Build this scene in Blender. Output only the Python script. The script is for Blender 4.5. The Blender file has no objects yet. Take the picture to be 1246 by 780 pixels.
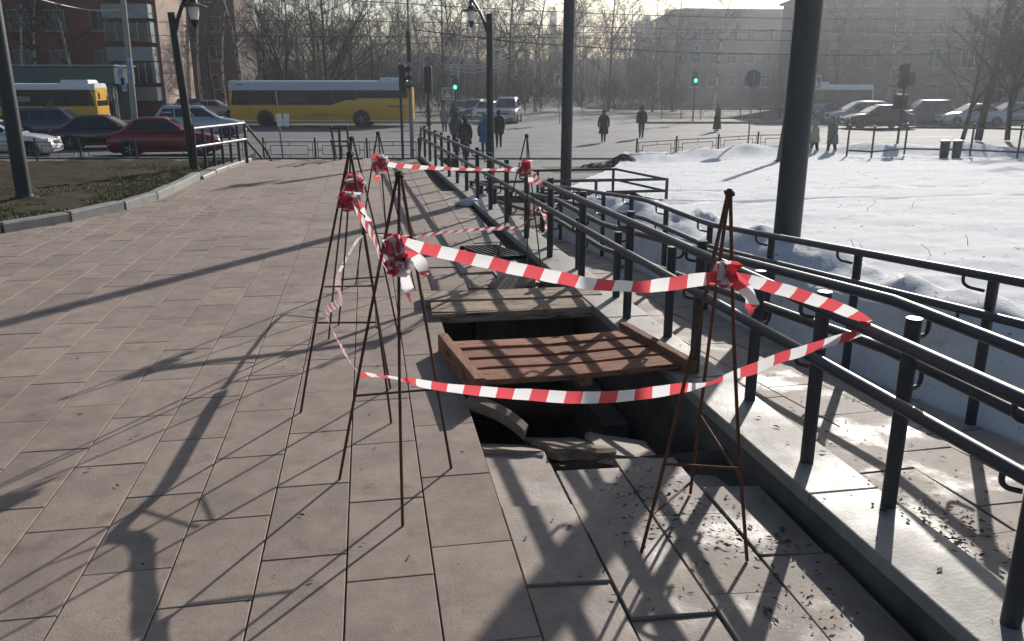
import bpy, bmesh, math, random
from mathutils import Vector, Matrix, Quaternion, noise
R = math.radians
SC = bpy.context.scene
COL = SC.collection

# ------------------------------------------------------------------ camera, sky, sun, exposure
CAM_H = 1.61; PITCH = math.atan(288/1000.); YAW = R(9.71)
cam_d = bpy.data.cameras.new('camera'); cam = bpy.data.objects.new('camera', cam_d); COL.objects.link(cam)
cam.location = (0, 0, CAM_H); cam.rotation_euler = (math.pi/2 - PITCH, 0, -YAW)
cam_d.sensor_width = 36; cam_d.lens = 1000/1246*36; cam_d.clip_start = .05; cam_d.clip_end = 3000
SC.camera = cam
SUN_AZ = R(35.7); SUN_EL = R(22.5)
w = bpy.data.worlds.new('World'); SC.world = w; w.use_nodes = True
nt = w.node_tree; bg = nt.nodes['Background']
sky = nt.nodes.new('ShaderNodeTexSky'); sky.sky_type = 'NISHITA'; sky.sun_disc = False
sky.sun_elevation = SUN_EL; sky.sun_rotation = SUN_AZ; sky.dust_density = 1.2; sky.air_density = 1.0; sky.ozone_density = 1.0
nt.links.new(sky.outputs[0], bg.inputs[0]); bg.inputs[1].default_value = .08
sd = bpy.data.lights.new('sun', 'SUN'); so = bpy.data.objects.new('sun', sd); COL.objects.link(so)
sd.energy = 5.0; sd.angle = R(.55); sd.color = (1, .945, .87)
so.rotation_euler = Vector((math.sin(SUN_AZ)*math.cos(SUN_EL), math.cos(SUN_AZ)*math.cos(SUN_EL), math.sin(SUN_EL))).to_track_quat('Z', 'Y').to_euler()
so.location = (10, 10, 30)
SC.view_settings.view_transform = 'Standard'; SC.view_settings.look = 'None'
SC.view_settings.exposure = 0.22; SC.view_settings.gamma = 1
SC.render.engine = 'CYCLES'

# ------------------------------------------------------------------ photograph pixel -> direction
def ray(x, y):
    l = x - 623; v = y - 390
    fw = 1000*math.cos(PITCH) - v*math.sin(PITCH); dn = 1000*math.sin(PITCH) + v*math.cos(PITCH)
    return Vector((l*math.cos(YAW) + fw*math.sin(YAW), -l*math.sin(YAW) + fw*math.cos(YAW), -dn))
def G(x, y, z=0):          # where the ray meets the level z
    r = ray(x, y); t = (z - CAM_H)/r.z; return Vector((r.x*t, r.y*t, z))
def AT(x, y, Y):           # where the ray meets the upright plane at depth Y
    r = ray(x, y); t = Y/r.y; return Vector((r.x*t, Y, CAM_H + r.z*t))
def ZAT(x, y, p):          # height of pixel row y above a known foot point p
    r = ray(x, y); d = math.hypot(p[0], p[1]); t = d/math.hypot(r.x, r.y); return CAM_H + r.z*t

# ------------------------------------------------------------------ materials
MATS = {}
def mat(name, col, rough=.6, metal=0., var=.12, scale=8., bump=0., bscale=40., obvar=0., col2=None, spec=None, coord='Object', mixscale=None, lo=.4, hi=.6, trans=0., coat=0.):
    if name in MATS: return MATS[name]
    m = bpy.data.materials.new(name); m.use_nodes = True; n = m.node_tree.nodes; l = m.node_tree.links
    b = n['Principled BSDF']; b.inputs['Roughness'].default_value = rough; b.inputs['Metallic'].default_value = metal
    if spec is not None: b.inputs['Specular IOR Level'].default_value = spec
    if trans: b.inputs['Transmission Weight'].default_value = trans
    if coat: b.inputs['Coat Weight'].default_value = coat; b.inputs['Coat Roughness'].default_value = .08
    tc = n.new('ShaderNodeTexCoord'); out = tc.outputs[coord]
    if obvar:
        oi = n.new('ShaderNodeObjectInfo'); ad = n.new('ShaderNodeVectorMath'); ad.operation = 'ADD'
        sc = n.new('ShaderNodeVectorMath'); sc.operation = 'SCALE'; sc.inputs[3].default_value = 37.
        l.new(oi.outputs['Random'], sc.inputs[0]); l.new(out, ad.inputs[0]); l.new(sc.outputs[0], ad.inputs[1]); out = ad.outputs[0]
    nz = n.new('ShaderNodeTexNoise'); nz.inputs['Scale'].default_value = scale; nz.inputs['Detail'].default_value = 6; nz.inputs['Roughness'].default_value = .65
    l.new(out, nz.inputs['Vector'])
    rp = n.new('ShaderNodeValToRGB'); c = Vector(col)
    rp.color_ramp.elements[0].position = .3; rp.color_ramp.elements[1].position = .7
    rp.color_ramp.elements[0].color = (*(c*(1-var)), 1); rp.color_ramp.elements[1].color = (*[min(.95, q) for q in c*(1+var)], 1)
    l.new(nz.outputs[0], rp.inputs[0]); co = rp.outputs[0]
    if col2 is not None:
        n2 = n.new('ShaderNodeTexNoise'); n2.inputs['Scale'].default_value = mixscale or scale*.3; n2.inputs['Detail'].default_value = 7; n2.inputs['Roughness'].default_value = .7
        l.new(out, n2.inputs['Vector'])
        r2 = n.new('ShaderNodeValToRGB'); r2.color_ramp.elements[0].position = lo; r2.color_ramp.elements[1].position = hi
        l.new(n2.outputs[0], r2.inputs[0])
        mx = n.new('ShaderNodeMix'); mx.data_type = 'RGBA'; l.new(r2.outputs[0], mx.inputs[0]); l.new(co, mx.inputs[6]); mx.inputs[7].default_value = (*col2, 1); co = mx.outputs[2]
    if obvar:
        mr = n.new('ShaderNodeMapRange'); mr.inputs[3].default_value = 1-obvar; mr.inputs[4].default_value = 1+obvar
        l.new(oi.outputs['Random'], mr.inputs[0]); hv = n.new('ShaderNodeHueSaturation'); l.new(mr.outputs[0], hv.inputs['Value']); l.new(co, hv.inputs['Color']); co = hv.outputs[0]
    l.new(co, b.inputs['Base Color'])
    if bump:
        nb = n.new('ShaderNodeTexNoise'); nb.inputs['Scale'].default_value = bscale; nb.inputs['Detail'].default_value = 8; nb.inputs['Roughness'].default_value = .7
        l.new(out, nb.inputs['Vector'])
        bp = n.new('ShaderNodeBump'); bp.inputs['Strength'].default_value = bump; bp.inputs['Distance'].default_value = .01
        l.new(nb.outputs[0], bp.inputs['Height']); l.new(bp.outputs[0], b.inputs['Normal'])
    MATS[name] = m; return m
def wet(m, scale=3., lo=.5, hi=.62, rw=.18, dark=.6):
    """puddles left by meltwater: patches of low roughness and darker stone"""
    n = m.node_tree.nodes; l = m.node_tree.links; b = n['Principled BSDF']
    tc = n.new('ShaderNodeTexCoord'); gm = n.new('ShaderNodeNewGeometry')
    nz = n.new('ShaderNodeTexNoise'); nz.inputs['Scale'].default_value = scale; nz.inputs['Detail'].default_value = 6; nz.inputs['Roughness'].default_value = .6
    l.new(gm.outputs['Position'], nz.inputs['Vector'])
    rp = n.new('ShaderNodeMapRange'); rp.inputs[1].default_value = lo; rp.inputs[2].default_value = hi
    l.new(nz.outputs[0], rp.inputs[0])
    mr = n.new('ShaderNodeMapRange'); mr.inputs[3].default_value = b.inputs['Roughness'].default_value; mr.inputs[4].default_value = rw
    l.new(rp.outputs[0], mr.inputs[0]); l.new(mr.outputs[0], b.inputs['Roughness'])
    src = b.inputs['Base Color'].links[0].from_socket
    mx = n.new('ShaderNodeMix'); mx.data_type = 'RGBA'; mx.blend_type = 'MULTIPLY'; l.new(rp.outputs[0], mx.inputs[0]); l.new(src, mx.inputs[6]); mx.inputs[7].default_value = (dark, dark, dark, 1)
    l.new(mx.outputs[2], b.inputs['Base Color'])
    return m
def grime(m):
    """soot stains, drips and small dark specks that run across slab joints"""
    n = m.node_tree.nodes; l = m.node_tree.links; b = n['Principled BSDF']; src = b.inputs['Base Color'].links[0].from_socket
    gm = n.new('ShaderNodeNewGeometry')
    for sc, lo, hi, k in ((.9, .48, .72, .76), (5., .57, .72, .70), (38., .65, .71, .55)):
        t = n.new('ShaderNodeTexNoise'); t.inputs['Scale'].default_value = sc; t.inputs['Detail'].default_value = 7; t.inputs['Roughness'].default_value = .62; l.new(gm.outputs['Position'], t.inputs['Vector'])
        r = n.new('ShaderNodeMapRange'); r.inputs[1].default_value = lo; r.inputs[2].default_value = hi; l.new(t.outputs[0], r.inputs[0])
        x = n.new('ShaderNodeMix'); x.data_type = 'RGBA'; x.blend_type = 'MULTIPLY'; l.new(r.outputs[0], x.inputs[0]); l.new(src, x.inputs[6]); x.inputs[7].default_value = (k, k*.985, k*.97, 1); src = x.outputs[2]
    l.new(src, b.inputs['Base Color']); return m
def emis(name, col, s):
    m = bpy.data.materials.new(name); m.use_nodes = True; b = m.node_tree.nodes['Principled BSDF']
    b.inputs['Base Color'].default_value = (*col, 1); b.inputs['Emission Color'].default_value = (*col, 1); b.inputs['Emission Strength'].default_value = s
    MATS[name] = m; return m

# ------------------------------------------------------------------ mesh builder
class MB:
    def __init__(s): s.v = []; s.f = []; s.uv = {}
    def add(s, vs, fs):
        o = len(s.v); s.v += [Vector(q) for q in vs]; s.f += [tuple(i+o for i in f) for f in fs]; return s
    def box(s, c, d, rot=None, cham=0.):
        hx, hy, hz = d[0]/2, d[1]/2, d[2]/2
        if cham:
            k = cham; vs = []
            for z, i in ((-hz, 0), (hz-k, 0), (hz, k)):
                vs += [(-hx+i, -hy+i, z), (hx-i, -hy+i, z), (hx-i, hy-i, z), (-hx+i, hy-i, z)]
            fs = [(3, 2, 1, 0), (8, 9, 10, 11)]
            for r in (0, 4): fs += [(r+i, r+(i+1) % 4, r+4+(i+1) % 4, r+4+i) for i in range(4)]
        else:
            vs = [(x, y, z) for z in (-hz, hz) for x, y in ((-hx, -hy), (hx, -hy), (hx, hy), (-hx, hy))]
            fs = [(3, 2, 1, 0), (4, 5, 6, 7)] + [(i, (i+1) % 4, 4+(i+1) % 4, 4+i) for i in range(4)]
        vs = [Vector(q) for q in vs]
        if rot is not None: vs = [rot @ q for q in vs]
        return s.add([q + Vector(c) for q in vs], fs)
    def tube(s, pts, r, n=8, cap=True):
        pts = [Vector(q) for q in pts]; k = len(pts); rs = r if isinstance(r, (list, tuple)) else [r]*k
        vs = []; fs = []; prev = None
        for i, p in enumerate(pts):
            t = (pts[min(i+1, k-1)] - pts[max(i-1, 0)]); t = t.normalized() if t.length > 1e-9 else Vector((0, 0, 1))
            if prev is None: a = t.orthogonal().normalized()
            else:
                a = prev - t*prev.dot(t); a = a.normalized() if a.length > 1e-6 else t.orthogonal().normalized()
            prev = a; b = t.cross(a)
            vs += [p + (a*math.cos(2*math.pi*j/n) + b*math.sin(2*math.pi*j/n))*rs[i] for j in range(n)]
        for i in range(k-1):
            fs += [(i*n+j, i*n+(j+1) % n, (i+1)*n+(j+1) % n, (i+1)*n+j) for j in range(n)]
        if cap: fs += [tuple(reversed(range(n))), tuple((k-1)*n+j for j in range(n))]
        return s.add(vs, fs)
    def loft(s, rings, cap=True, close=True):
        n = len(rings[0]); vs = [q for r in rings for q in r]; fs = []
        for i in range(len(rings)-1):
            for j in range(n if close else n-1): fs.append((i*n+j, i*n+(j+1) % n, (i+1)*n+(j+1) % n, (i+1)*n+j))
        if cap: fs += [tuple(reversed(range(n))), tuple((len(rings)-1)*n+j for j in range(n))]
        return s.add(vs, fs)
    def prism(s, poly, z0, z1):
        n = len(poly); vs = [(x, y, z0) for x, y in poly] + [(x, y, z1) for x, y in poly]
        return s.add(vs, [tuple(reversed(range(n))), tuple(range(n, 2*n))] + [(i, (i+1) % n, n+(i+1) % n, n+i) for i in range(n)])
    def lathe(s, c, prof, n=16, axis='z'):
        vs = []
        for r, h in prof:
            for j in range(n):
                a = 2*math.pi*j/n; x, y = r*math.cos(a), r*math.sin(a)
                q = (x, y, h) if axis == 'z' else ((x, h, y) if axis == 'y' else (h, x, y))
                vs.append(Vector(c) + Vector(q))
        k = len(prof); fs = [(i*n+j, i*n+(j+1) % n, (i+1)*n+(j+1) % n, (i+1)*n+j) for i in range(k-1) for j in range(n)]
        fs += [tuple(reversed(range(n))), tuple((k-1)*n+j for j in range(n))]
        return s.add(vs, fs)
    def quad(s, a, b, c, d): return s.add([a, b, c, d], [(0, 1, 2, 3)])
    def mesh(s, name, off=Vector((0, 0, 0)), smooth=False):
        me = bpy.data.meshes.new(name); me.from_pydata([tuple(q - off) for q in s.v], [], s.f)
        bm = bmesh.new(); bm.from_mesh(me); bmesh.ops.recalc_face_normals(bm, faces=bm.faces); bm.to_mesh(me); bm.free()
        if smooth:
            me.polygons.foreach_set('use_smooth', [True]*len(me.polygons))
            try: me.set_sharp_from_angle(angle=R(smooth if smooth is not True else 40))
            except Exception: pass
        return me
    def build(s, name, m, parent=None, world=False, smooth=False, kind=None):
        off = parent.location.copy() if (world and parent) else Vector((0, 0, 0))
        me = s.mesh(name, off, smooth)
        if m: me.materials.append(m)
        return link(name, me, parent, kind)
def link(name, me, parent=None, kind=None):
    o = bpy.data.objects.new(name, me); COL.objects.link(o)
    if parent: o.parent = parent
    if kind: o['kind'] = kind
    return o
def tag(o, label, cat, group=None):
    o['label'] = label; o['category'] = cat
    if group: o['group'] = group
    return o
def thing(name, label, cat, loc=(0, 0, 0), rz=0, group=None):
    o = bpy.data.objects.new(name, None); COL.objects.link(o); o.empty_display_size = .2
    o.location = loc; o.rotation_euler = (0, 0, rz); return tag(o, label, cat, group)
def kids(o): return list(o.children)
def dup(o, parent=None):
    c = o.copy(); COL.objects.link(c); c.parent = parent
    for ch in KID.get(o.name, []): dup(ch, c)
    return c
KID = {}
def index_kids(root):      # remember a tree so that dup() need not search the whole scene
    KID[root.name] = [o for o in root.children]
    for o in KID[root.name]: index_kids(o)
def rz(a): return Matrix.Rotation(a, 3, 'Z')
def lerp(a, b, t): return a + (b-a)*t
def spline(pts, n=8):
    pts = [Vector(p) for p in pts]; out = []
    for i in range(len(pts)-1):
        p0 = pts[max(i-1, 0)]; p1 = pts[i]; p2 = pts[i+1]; p3 = pts[min(i+2, len(pts)-1)]
        for k in range(n):
            t = k/n; out.append(.5*((2*p1) + (p2-p0)*t + (2*p0-5*p1+4*p2-p3)*t*t + (3*p1-p0-3*p2+p3)*t**3))
    out.append(pts[-1]); return out

ROAD = -1.2
M_slab = grime(mat('slab_concrete', (.315, .252, .207), .85, var=.13, scale=11, bump=.35, bscale=110, obvar=.085, col2=(.225, .188, .162), mixscale=4.3, lo=.42, hi=.75, spec=.3))
M_slabwet = wet(mat('slab_concrete_damp', (.285, .236, .197), .75, var=.14, scale=9, bump=.35, bscale=70, obvar=.08, col2=(.17, .145, .125), mixscale=4, lo=.48, hi=.72), 2.8, .49, .70, .30, .6)
M_coping = wet(mat('coping_stone', (.28, .262, .24), .66, var=.14, scale=12, bump=.35, bscale=60, obvar=.05, col2=(.2, .18, .16), mixscale=5, lo=.55, hi=.75), 1.7, .42, .72, .36, .85)
M_bed = mat('sand_bed', (.10, .085, .07), .95, var=.3, scale=30, bump=.6)
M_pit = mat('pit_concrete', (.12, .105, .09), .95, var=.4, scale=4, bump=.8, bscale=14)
M_asph = mat('asphalt', (.150, .152, .160), .85, var=.12, scale=1.2, bump=.3, bscale=60, col2=(.11, .112, .118), mixscale=.25)
def streaks(m, ang, sx, sy, k=.7):
    n = m.node_tree.nodes; l = m.node_tree.links; b = n['Principled BSDF']; src = b.inputs['Base Color'].links[0].from_socket
    gm = n.new('ShaderNodeNewGeometry'); mp = n.new('ShaderNodeMapping'); mp.vector_type = 'TEXTURE'; mp.inputs['Rotation'].default_value = (0, 0, ang); mp.inputs['Scale'].default_value = (sx, sy, 1); l.new(gm.outputs['Position'], mp.inputs[0])
    t = n.new('ShaderNodeTexNoise'); t.inputs['Scale'].default_value = 1; t.inputs['Detail'].default_value = 5; l.new(mp.outputs[0], t.inputs['Vector'])
    r = n.new('ShaderNodeMapRange'); r.inputs[1].default_value = .42; r.inputs[2].default_value = .62; l.new(t.outputs[0], r.inputs[0])
    x = n.new('ShaderNodeMix'); x.data_type = 'RGBA'; x.blend_type = 'MULTIPLY'; l.new(r.outputs[0], x.inputs[0]); l.new(src, x.inputs[6]); x.inputs[7].default_value = (k, k, k, 1); l.new(x.outputs[2], b.inputs['Base Color']); return m
streaks(M_asph, math.radians(-10.2), 45., .9, .68)
M_ped = mat('asphalt_walk', (.15, .145, .14), .85, var=.15, scale=1.5, bump=.3, bscale=60)
M_paint = mat('road_paint', (.34, .34, .34), .7, var=.25, scale=3)
M_soil = mat('soil', (.052, .042, .033), .95, var=.5, scale=9, bump=1., bscale=9, col2=(.075, .066, .040), mixscale=3.5, spec=.05)
M_verge = mat('verge', (.10, .085, .065), .95, var=.3, scale=.6, bump=.6, bscale=5, col2=(.62, .64, .68), mixscale=.16, lo=.64, hi=.68)
M_grass = mat('grass', (.10, .125, .035), .8, var=.5, scale=6, col2=(.17, .14, .06), mixscale=3)
M_snow = mat('snow', (.71, .72, .735), .9, var=.06, scale=3.5, bump=1., bscale=14, col2=(.38, .365, .35), mixscale=3.4, lo=.54, hi=.78, spec=.06)
M_kerb = mat('kerb_stone', (.24, .235, .23), .85, var=.2, scale=6, bump=.6, bscale=25, obvar=.12)
M_rail = mat('rail_paint', (.030, .036, .045), .40, var=.15, scale=20, bump=.08, bscale=120, col2=(.085, .07, .06), mixscale=9, lo=.62, hi=.82)
M_white = mat('white_paint', (.72, .74, .76), .5, var=.08, scale=5)
M_black = mat('black_metal', (.02, .021, .024), .45, var=.2, scale=9)
M_pole = mat('pole_paint', (.030, .036, .043), .5, var=.18, scale=6, bump=.1, bscale=50)
M_greypole = mat('galvanised', (.22, .23, .24), .5, var=.2, scale=4, metal=.2)
M_conc = mat('concrete_pole', (.30, .29, .28), .9, var=.15, scale=3, bump=.3)
M_rust = mat('rusty_rebar', (.055, .026, .016), .75, var=.4, scale=40, bump=.5, bscale=200, col2=(.11, .045, .022), mixscale=12)
M_rust2 = mat('rusty_rebar_red', (.12, .042, .02), .8, var=.4, scale=40, bump=.5, bscale=200)
M_wire = mat('cable', (.02, .02, .022), .6)
M_wirew = mat('cable_pale', (.5, .5, .5), .6)
M_glass = mat('dark_glass', (.018, .022, .03), .06, var=.1, scale=2, spec=.6)
M_tyre = mat('tyre', (.018, .018, .019), .85, var=.2)
M_rim = mat('rim', (.33, .34, .36), .35, metal=.7, var=.1)
M_lamp = mat('lamp_glass', (.75, .76, .78), .25, var=.05)
M_tail = mat('tail_light', (.28, .01, .008), .25)
M_plastic = mat('trim_plastic', (.025, .025, .027), .6)

# ================================================================== SETTING
random.seed(7)
def proj(p):
    X, Y, Z = p; a = X*math.cos(YAW) - Y*math.sin(YAW); b = X*math.sin(YAW) + Y*math.cos(YAW); c = CAM_H - Z
    zc = b*math.cos(PITCH) + c*math.sin(PITCH); v = -b*math.sin(PITCH) + c*math.cos(PITCH)
    return (623 + 1000*a/zc, 390 + 1000*v/zc) if zc > .1 else (-9999, -9999)
UA = R(-10.2); U = Vector((math.cos(UA), math.sin(UA), 0)); N = Vector((-math.sin(UA), math.cos(UA), 0)); O0 = Vector((0, 31.6, 0))
def RF(s, t, z=ROAD): q = O0 + U*s + N*t; return Vector((q.x, q.y, z))
def ST(p): d = Vector((p[0], p[1], 0)) - O0; return d.dot(U), d.dot(N)

b = MB(); b.quad((-1200, -300, ROAD-.06), (1200, -300, ROAD-.06), (1200, 2000, ROAD-.06), (-1200, 2000, ROAD-.06)); b.build('ground', M_verge, kind='structure')
b = MB(); b.quad(RF(-160, .3), RF(160, .3), RF(160, 31), RF(-160, 31))
b.quad(RF(3, 31.0, ROAD), RF(15, 31.0, ROAD), RF(22, 260, ROAD), RF(10, 260, ROAD)); road = b.build('road', M_asph, kind='structure')
b = MB(); b.box((RF(0, -5) + Vector((0, 0, -.02))), (160, 10.4, .2), rz(UA)); b.build('pavement', M_ped, kind='structure')
for (s0, s1) in ((-160, 3), (15, 160)):
    b = MB(); b.box(RF((s0+s1)/2, 34) + Vector((0, 0, -.02)), (s1-s0, 5.6, .24), rz(UA)); b.build('far_pavement', mat('far_walk', (.14, .13, .12), .9, var=.3, scale=.7, col2=(.6, .62, .65), mixscale=.3, lo=.55, hi=.62), kind='structure')
    b = MB(); b.box(RF((s0+s1)/2, 31.1) + Vector((0, 0, .02)), (s1-s0, .2, .26), rz(UA)); b.build('road_kerb', M_kerb, kind='structure')
b = MB(); b.box(RF(0, .35) + Vector((0, 0, .01)), (160, .18, .27), rz(UA)); b.build('road_kerb', M_kerb, kind='structure')
b = MB()
for k in range(-14, 15): b.box(RF(k*7, 15.5) + Vector((0, 0, .004)), (3., .14, .004), rz(UA))
for t in (8.2, 22.8):
    for k in range(-40, 41): b.box(RF(k*4, t) + Vector((0, 0, .004)), (1.2, .12, .004), rz(UA))
b.build('road_markings', M_paint, road)
# stairs below the platform's far edge
for k in range(7):
    b = MB(); b.box((-.7, 19.05 + .32*k, -.17*(k+.5) - .62 + .01), (3.9, .32, 1.22 - .17*k + .02 - .0)); b.build('stair_step', M_slab, kind='structure')

# ---- platform with its paving slabs and the pit
def lx(Y): return 1.68 - .032*(Y-2)
def rampz(Y):
    if Y < 2.8: return 0.
    if Y < 6.5: return -.082*(Y-2.8)
    if Y < 8.1: return -.303
    if Y < 12.7: return -.303 - .08*(Y-8.1)
    return -.671
PX0 = .425; PY0, PY1 = 3.44, 6.2
b = MB()
b.quad((-9, -3, -.03), (PX0, -3, -.03), (PX0, 18.9, -.03), (-9, 18.9, -.03))
b.quad((PX0, -3, -.17), (lx(-3)+.05, -3, -.17), (lx(PY0)+.05, PY0, -.17), (PX0, PY0, -.17))
b.quad((PX0, PY1, -.07), (lx(PY1)+.05, PY1, -.07), (lx(18.9)+.05, 18.9, -.07), (PX0, 18.9, -.07))
b.quad((PX0, -3, -.17), (PX0, PY0, -.17), (PX0, PY0, -.03), (PX0, -3, -.03))
b.quad((PX0, PY1, -.07), (PX0, 18.9, -.07), (PX0, 18.9, -.03), (PX0, PY1, -.03))
b.quad((-9, 18.9, -.03), (2, 18.9, -.03), (2, 18.9, -1.3), (-9, 18.9, -1.3))
platform = b.build('platform', M_bed, kind='structure')
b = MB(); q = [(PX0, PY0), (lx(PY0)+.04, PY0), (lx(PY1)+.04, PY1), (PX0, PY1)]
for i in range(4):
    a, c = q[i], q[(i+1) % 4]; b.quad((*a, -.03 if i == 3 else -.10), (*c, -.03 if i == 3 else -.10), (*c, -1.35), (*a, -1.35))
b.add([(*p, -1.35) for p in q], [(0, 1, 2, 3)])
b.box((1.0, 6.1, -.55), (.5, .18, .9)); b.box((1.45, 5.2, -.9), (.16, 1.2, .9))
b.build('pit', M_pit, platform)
b = MB(); b.tube([(PX0-.05, 5.5, -.62), (1.75, 5.35, -.66)], .09, 14); b.build('pipe', mat('pipe', (.09, .06, .045), .8, var=.4, scale=5), platform, smooth=True)
rr = random.Random(9); b = MB()
for _ in range(70):
    s_ = rr.uniform(.03, .13); b.box((rr.uniform(.5, 1.5), rr.uniform(3.5, 6.1), -1.34 + rr.uniform(0, .12)), (s_*1.5, s_, s_*.8), Matrix.Rotation(rr.uniform(0, 3), 3, 'Z') @ Matrix.Rotation(rr.uniform(-.6, .6), 3, 'X'))
b.build('rubble', M_pit, platform, kind='stuff')

SW, SL = .297, .553
b = MB(); b.box((0, 0, -.03), (SW-.005, SL-.005, .06), cham=.0025); slab_me = b.mesh('slab'); slab_me.materials.append(M_slab)
slab_me2 = slab_me.copy(); slab_me2.materials.clear(); slab_me2.materials.append(M_slabwet)
spec = []     # x, y, z, rx, ry, sx, sy, mesh
def kerbx(Y):
    P = [(-60, 8.4), (-6.5, 8.45), (-4.14, 10.0), (-3.57, 11.0), (-3.10, 12.4), (-2.98, 15.7), (-2.62, 18.9), (-2.6, 60)]
    for (x0, y0), (x1, y1) in zip(P, P[1:]):
        if y0 <= Y <= y1: return x0 + (x1-x0)*(Y-y0)/max(1e-6, y1-y0)
    return -99
for i in range(24):
    x = .45 - SW*(i+.5); off = (2.65, 2.447)[i % 2] + random.uniform(-.03, .03)
    for k in range(-4, 30):
        y = off + SL*(k+.5)
        if y < .9 or y > 18.8 or x < (kerbx(y)-.1 if y > 8.4 else -99): continue
        spec.append((x, y, random.uniform(-.0012, .0012), random.gauss(0, .0015), random.gauss(0, .0015), 1, 1, slab_me))
SX = [.455, .758, 1.06, 1.362]
for i in range(4):
    x0 = SX[i]; off = (2.39, 2.18, 2.28, 2.5)[i]
    for k in range(-3, 2):
        y = off + SL*(k+.5)*1.0
        if y < .9 or y + SL/2 > 3.52 or (i == 3 and y > 2.9): continue
        x1 = (SX[i+1] if i < 3 else lx(y) - .025); z = -.028 - .062*((x0+x1)/2-.45)/1.2 - .012*max(0, y-2.4)
        spec.append(((x0+x1)/2, y, z + random.uniform(-.006, .006), -.012 + random.gauss(0, .008), .05 + random.gauss(0, .01), (x1-x0)/SW*.985, 1, slab_me2))
for i in range(4):
    for k in range(24):
        y = 6.33 + SL*(k+.5) + (i % 2)*.25
        x = .455 + SW*(i+.5)
        if y > 18.7 or x + SW/2 > lx(y) + .01: continue
        near = max(0, 1-(y-6.3)/3)
        spec.append((x, y, -.012 - .02*near*random.random(), random.gauss(0, .004 + .02*near), random.gauss(0, .006 + .03*near), 1, 1, slab_me if i < 2 else slab_me2))
def score(s):
    u, v = proj((s[0], s[1], 0)); return (0 if -40 < u < 1286 and -40 < v < 830 else 500) + s[1] + (400 if False else 0)
spec.sort(key=score)
rest = MB()
for n_, s in enumerate(spec):
    if n_ < 296:
        o = link('slab', s[7], platform); o.location = s[:3]; o.rotation_euler = (s[3], s[4], random.gauss(0, .0015)); o.scale = (s[5], s[6], 1)
    else:
        rest.box((s[0], s[1], s[2]-.03), ((SW-.006)*s[5], SL-.006, .06))
rest.build('far_slabs', M_slab, platform, kind='stuff')

# ---- kerbed ledge along the ramp: base wall and coping stones
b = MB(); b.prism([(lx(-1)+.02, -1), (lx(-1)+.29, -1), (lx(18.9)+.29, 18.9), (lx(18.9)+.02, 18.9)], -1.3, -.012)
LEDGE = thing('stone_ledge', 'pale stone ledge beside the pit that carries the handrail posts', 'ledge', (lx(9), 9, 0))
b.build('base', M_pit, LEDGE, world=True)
y = -.9
while y < 18.8:
    L = random.choice((1.1, 1.25, 1.35)); y1 = min(18.9, y+L)
    b = MB(); xa, xb = lx(y), lx(y1); g = .004
    b.prism([(xa, y+g), (xa+.305, y+g), (xb+.305, y1-g), (xb, y1-g)], -.01, .05)
    o = b.build('coping_stone', M_coping, LEDGE, world=True); o.location.z += random.uniform(-.003, .003)
    md = o.modifiers.new('bevel', 'BEVEL'); md.width = .006; md.segments = 2
    y = y1
# ---- ramp
def r2x(Y): return 2.96 - .03*(Y-3)
b = MB(); ys = [-1, 2.8, 6.5, 8.1, 12.7, 14.9]; 
for a, c in zip(ys, ys[1:]): b.quad((lx(a)+.28, a, rampz(a)-.035), (r2x(a)+.05, a, rampz(a)-.035), (r2x(c)+.05, c, rampz(c)-.035), (lx(c)+.28, c, rampz(c)-.035))
b.quad((2.4, 12.9, -.70), (4.8, 12.9, -.70), (4.8, 14.9, -.70), (2.4, 14.9, -.70))
ramp = b.build('ramp', M_bed, kind='structure')
for i in range(3):
    y = .7 + i*.2
    while y < 14.3:
        yc = y + .28; xa = lx(yc) + .315; xb = r2x(yc) + .02; wd = (xb-xa)/3
        o = link('slab', slab_me2, ramp); o.location = (xa + wd*(i+.5), yc, (rampz(y)+rampz(y+.56))/2 + random.uniform(-.004, .003))
        o.rotation_euler = (math.atan2(rampz(y+.56)-rampz(y), .56) + random.gauss(0, .004), random.gauss(0, .006), .031); o.scale = (wd/SW, .56/SL, 1)
        y += .56

# ---- snow field
def nz(x, y, s=1., z=0.): return noise.noise(Vector((x*s, y*s, z)))
def sxl(Y):
    if Y < 12.9: return r2x(Y) + .06
    if Y < 15.2: return 4.85
    return 3.4 + (Y-15.2)*.42
def sfar(x): return 28.2 + min(3.2, max(0, (x-8))*.45) - max(0, x-17)*.16 + .35*nz(x, 3, .5)
def snowz(x, Y):
    z = .06 - 1.01*max(0, min(1, (Y-6.5)/20.5)) + .035*nz(x, Y, .7) + .03*nz(x, Y*1.8, 1.9, 4) - .022*abs(nz(x*.7, Y*2.2, 3.2)) - .012*abs(nz(x*.8, Y*2, 8))
    e = x - (r2x(Y) + .06)
    if Y < 14: z += max(.06, .24 + .26*nz(x, Y, 1.1, 7)) * math.exp(-((e-.55)/.45)**2) * min(1, max(0, (14-Y)/3)) + .13*abs(nz(x, Y, 3.2, 2))*math.exp(-((e-.7)/.6)**2) + .06*nz(x, Y, 7, 6)*math.exp(-((e-.7)/.5)**2)
    f = sfar(x) - Y
    z += (.28 + .25*nz(x, Y, .6, 9))*math.exp(-((f-.9)/.8)**2) + .08*abs(nz(x, Y, 3.5, 5))*math.exp(-((f-1)/1.2)**2)
    ed = min(1, max(0, e/.16)) if Y < 12.9 else 1
    return lerp(rampz(Y)-.03, z, ed) if Y < 12.9 else z
b = MB(); rows = []; NU = 150
Y = .2; Ys = []
while Y < 32: Ys.append(Y); Y += .07 + .012*Y
for k, Y in enumerate(Ys):
    row = []
    for i in range(NU+1):
        t = (i/NU)**2.6; x0 = sxl(Y); x = x0 + t*(20 + 1.6*Y); row.append((x, Y, snowz(x, Y)))
    rows.append(row)
vs = []; 
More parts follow.
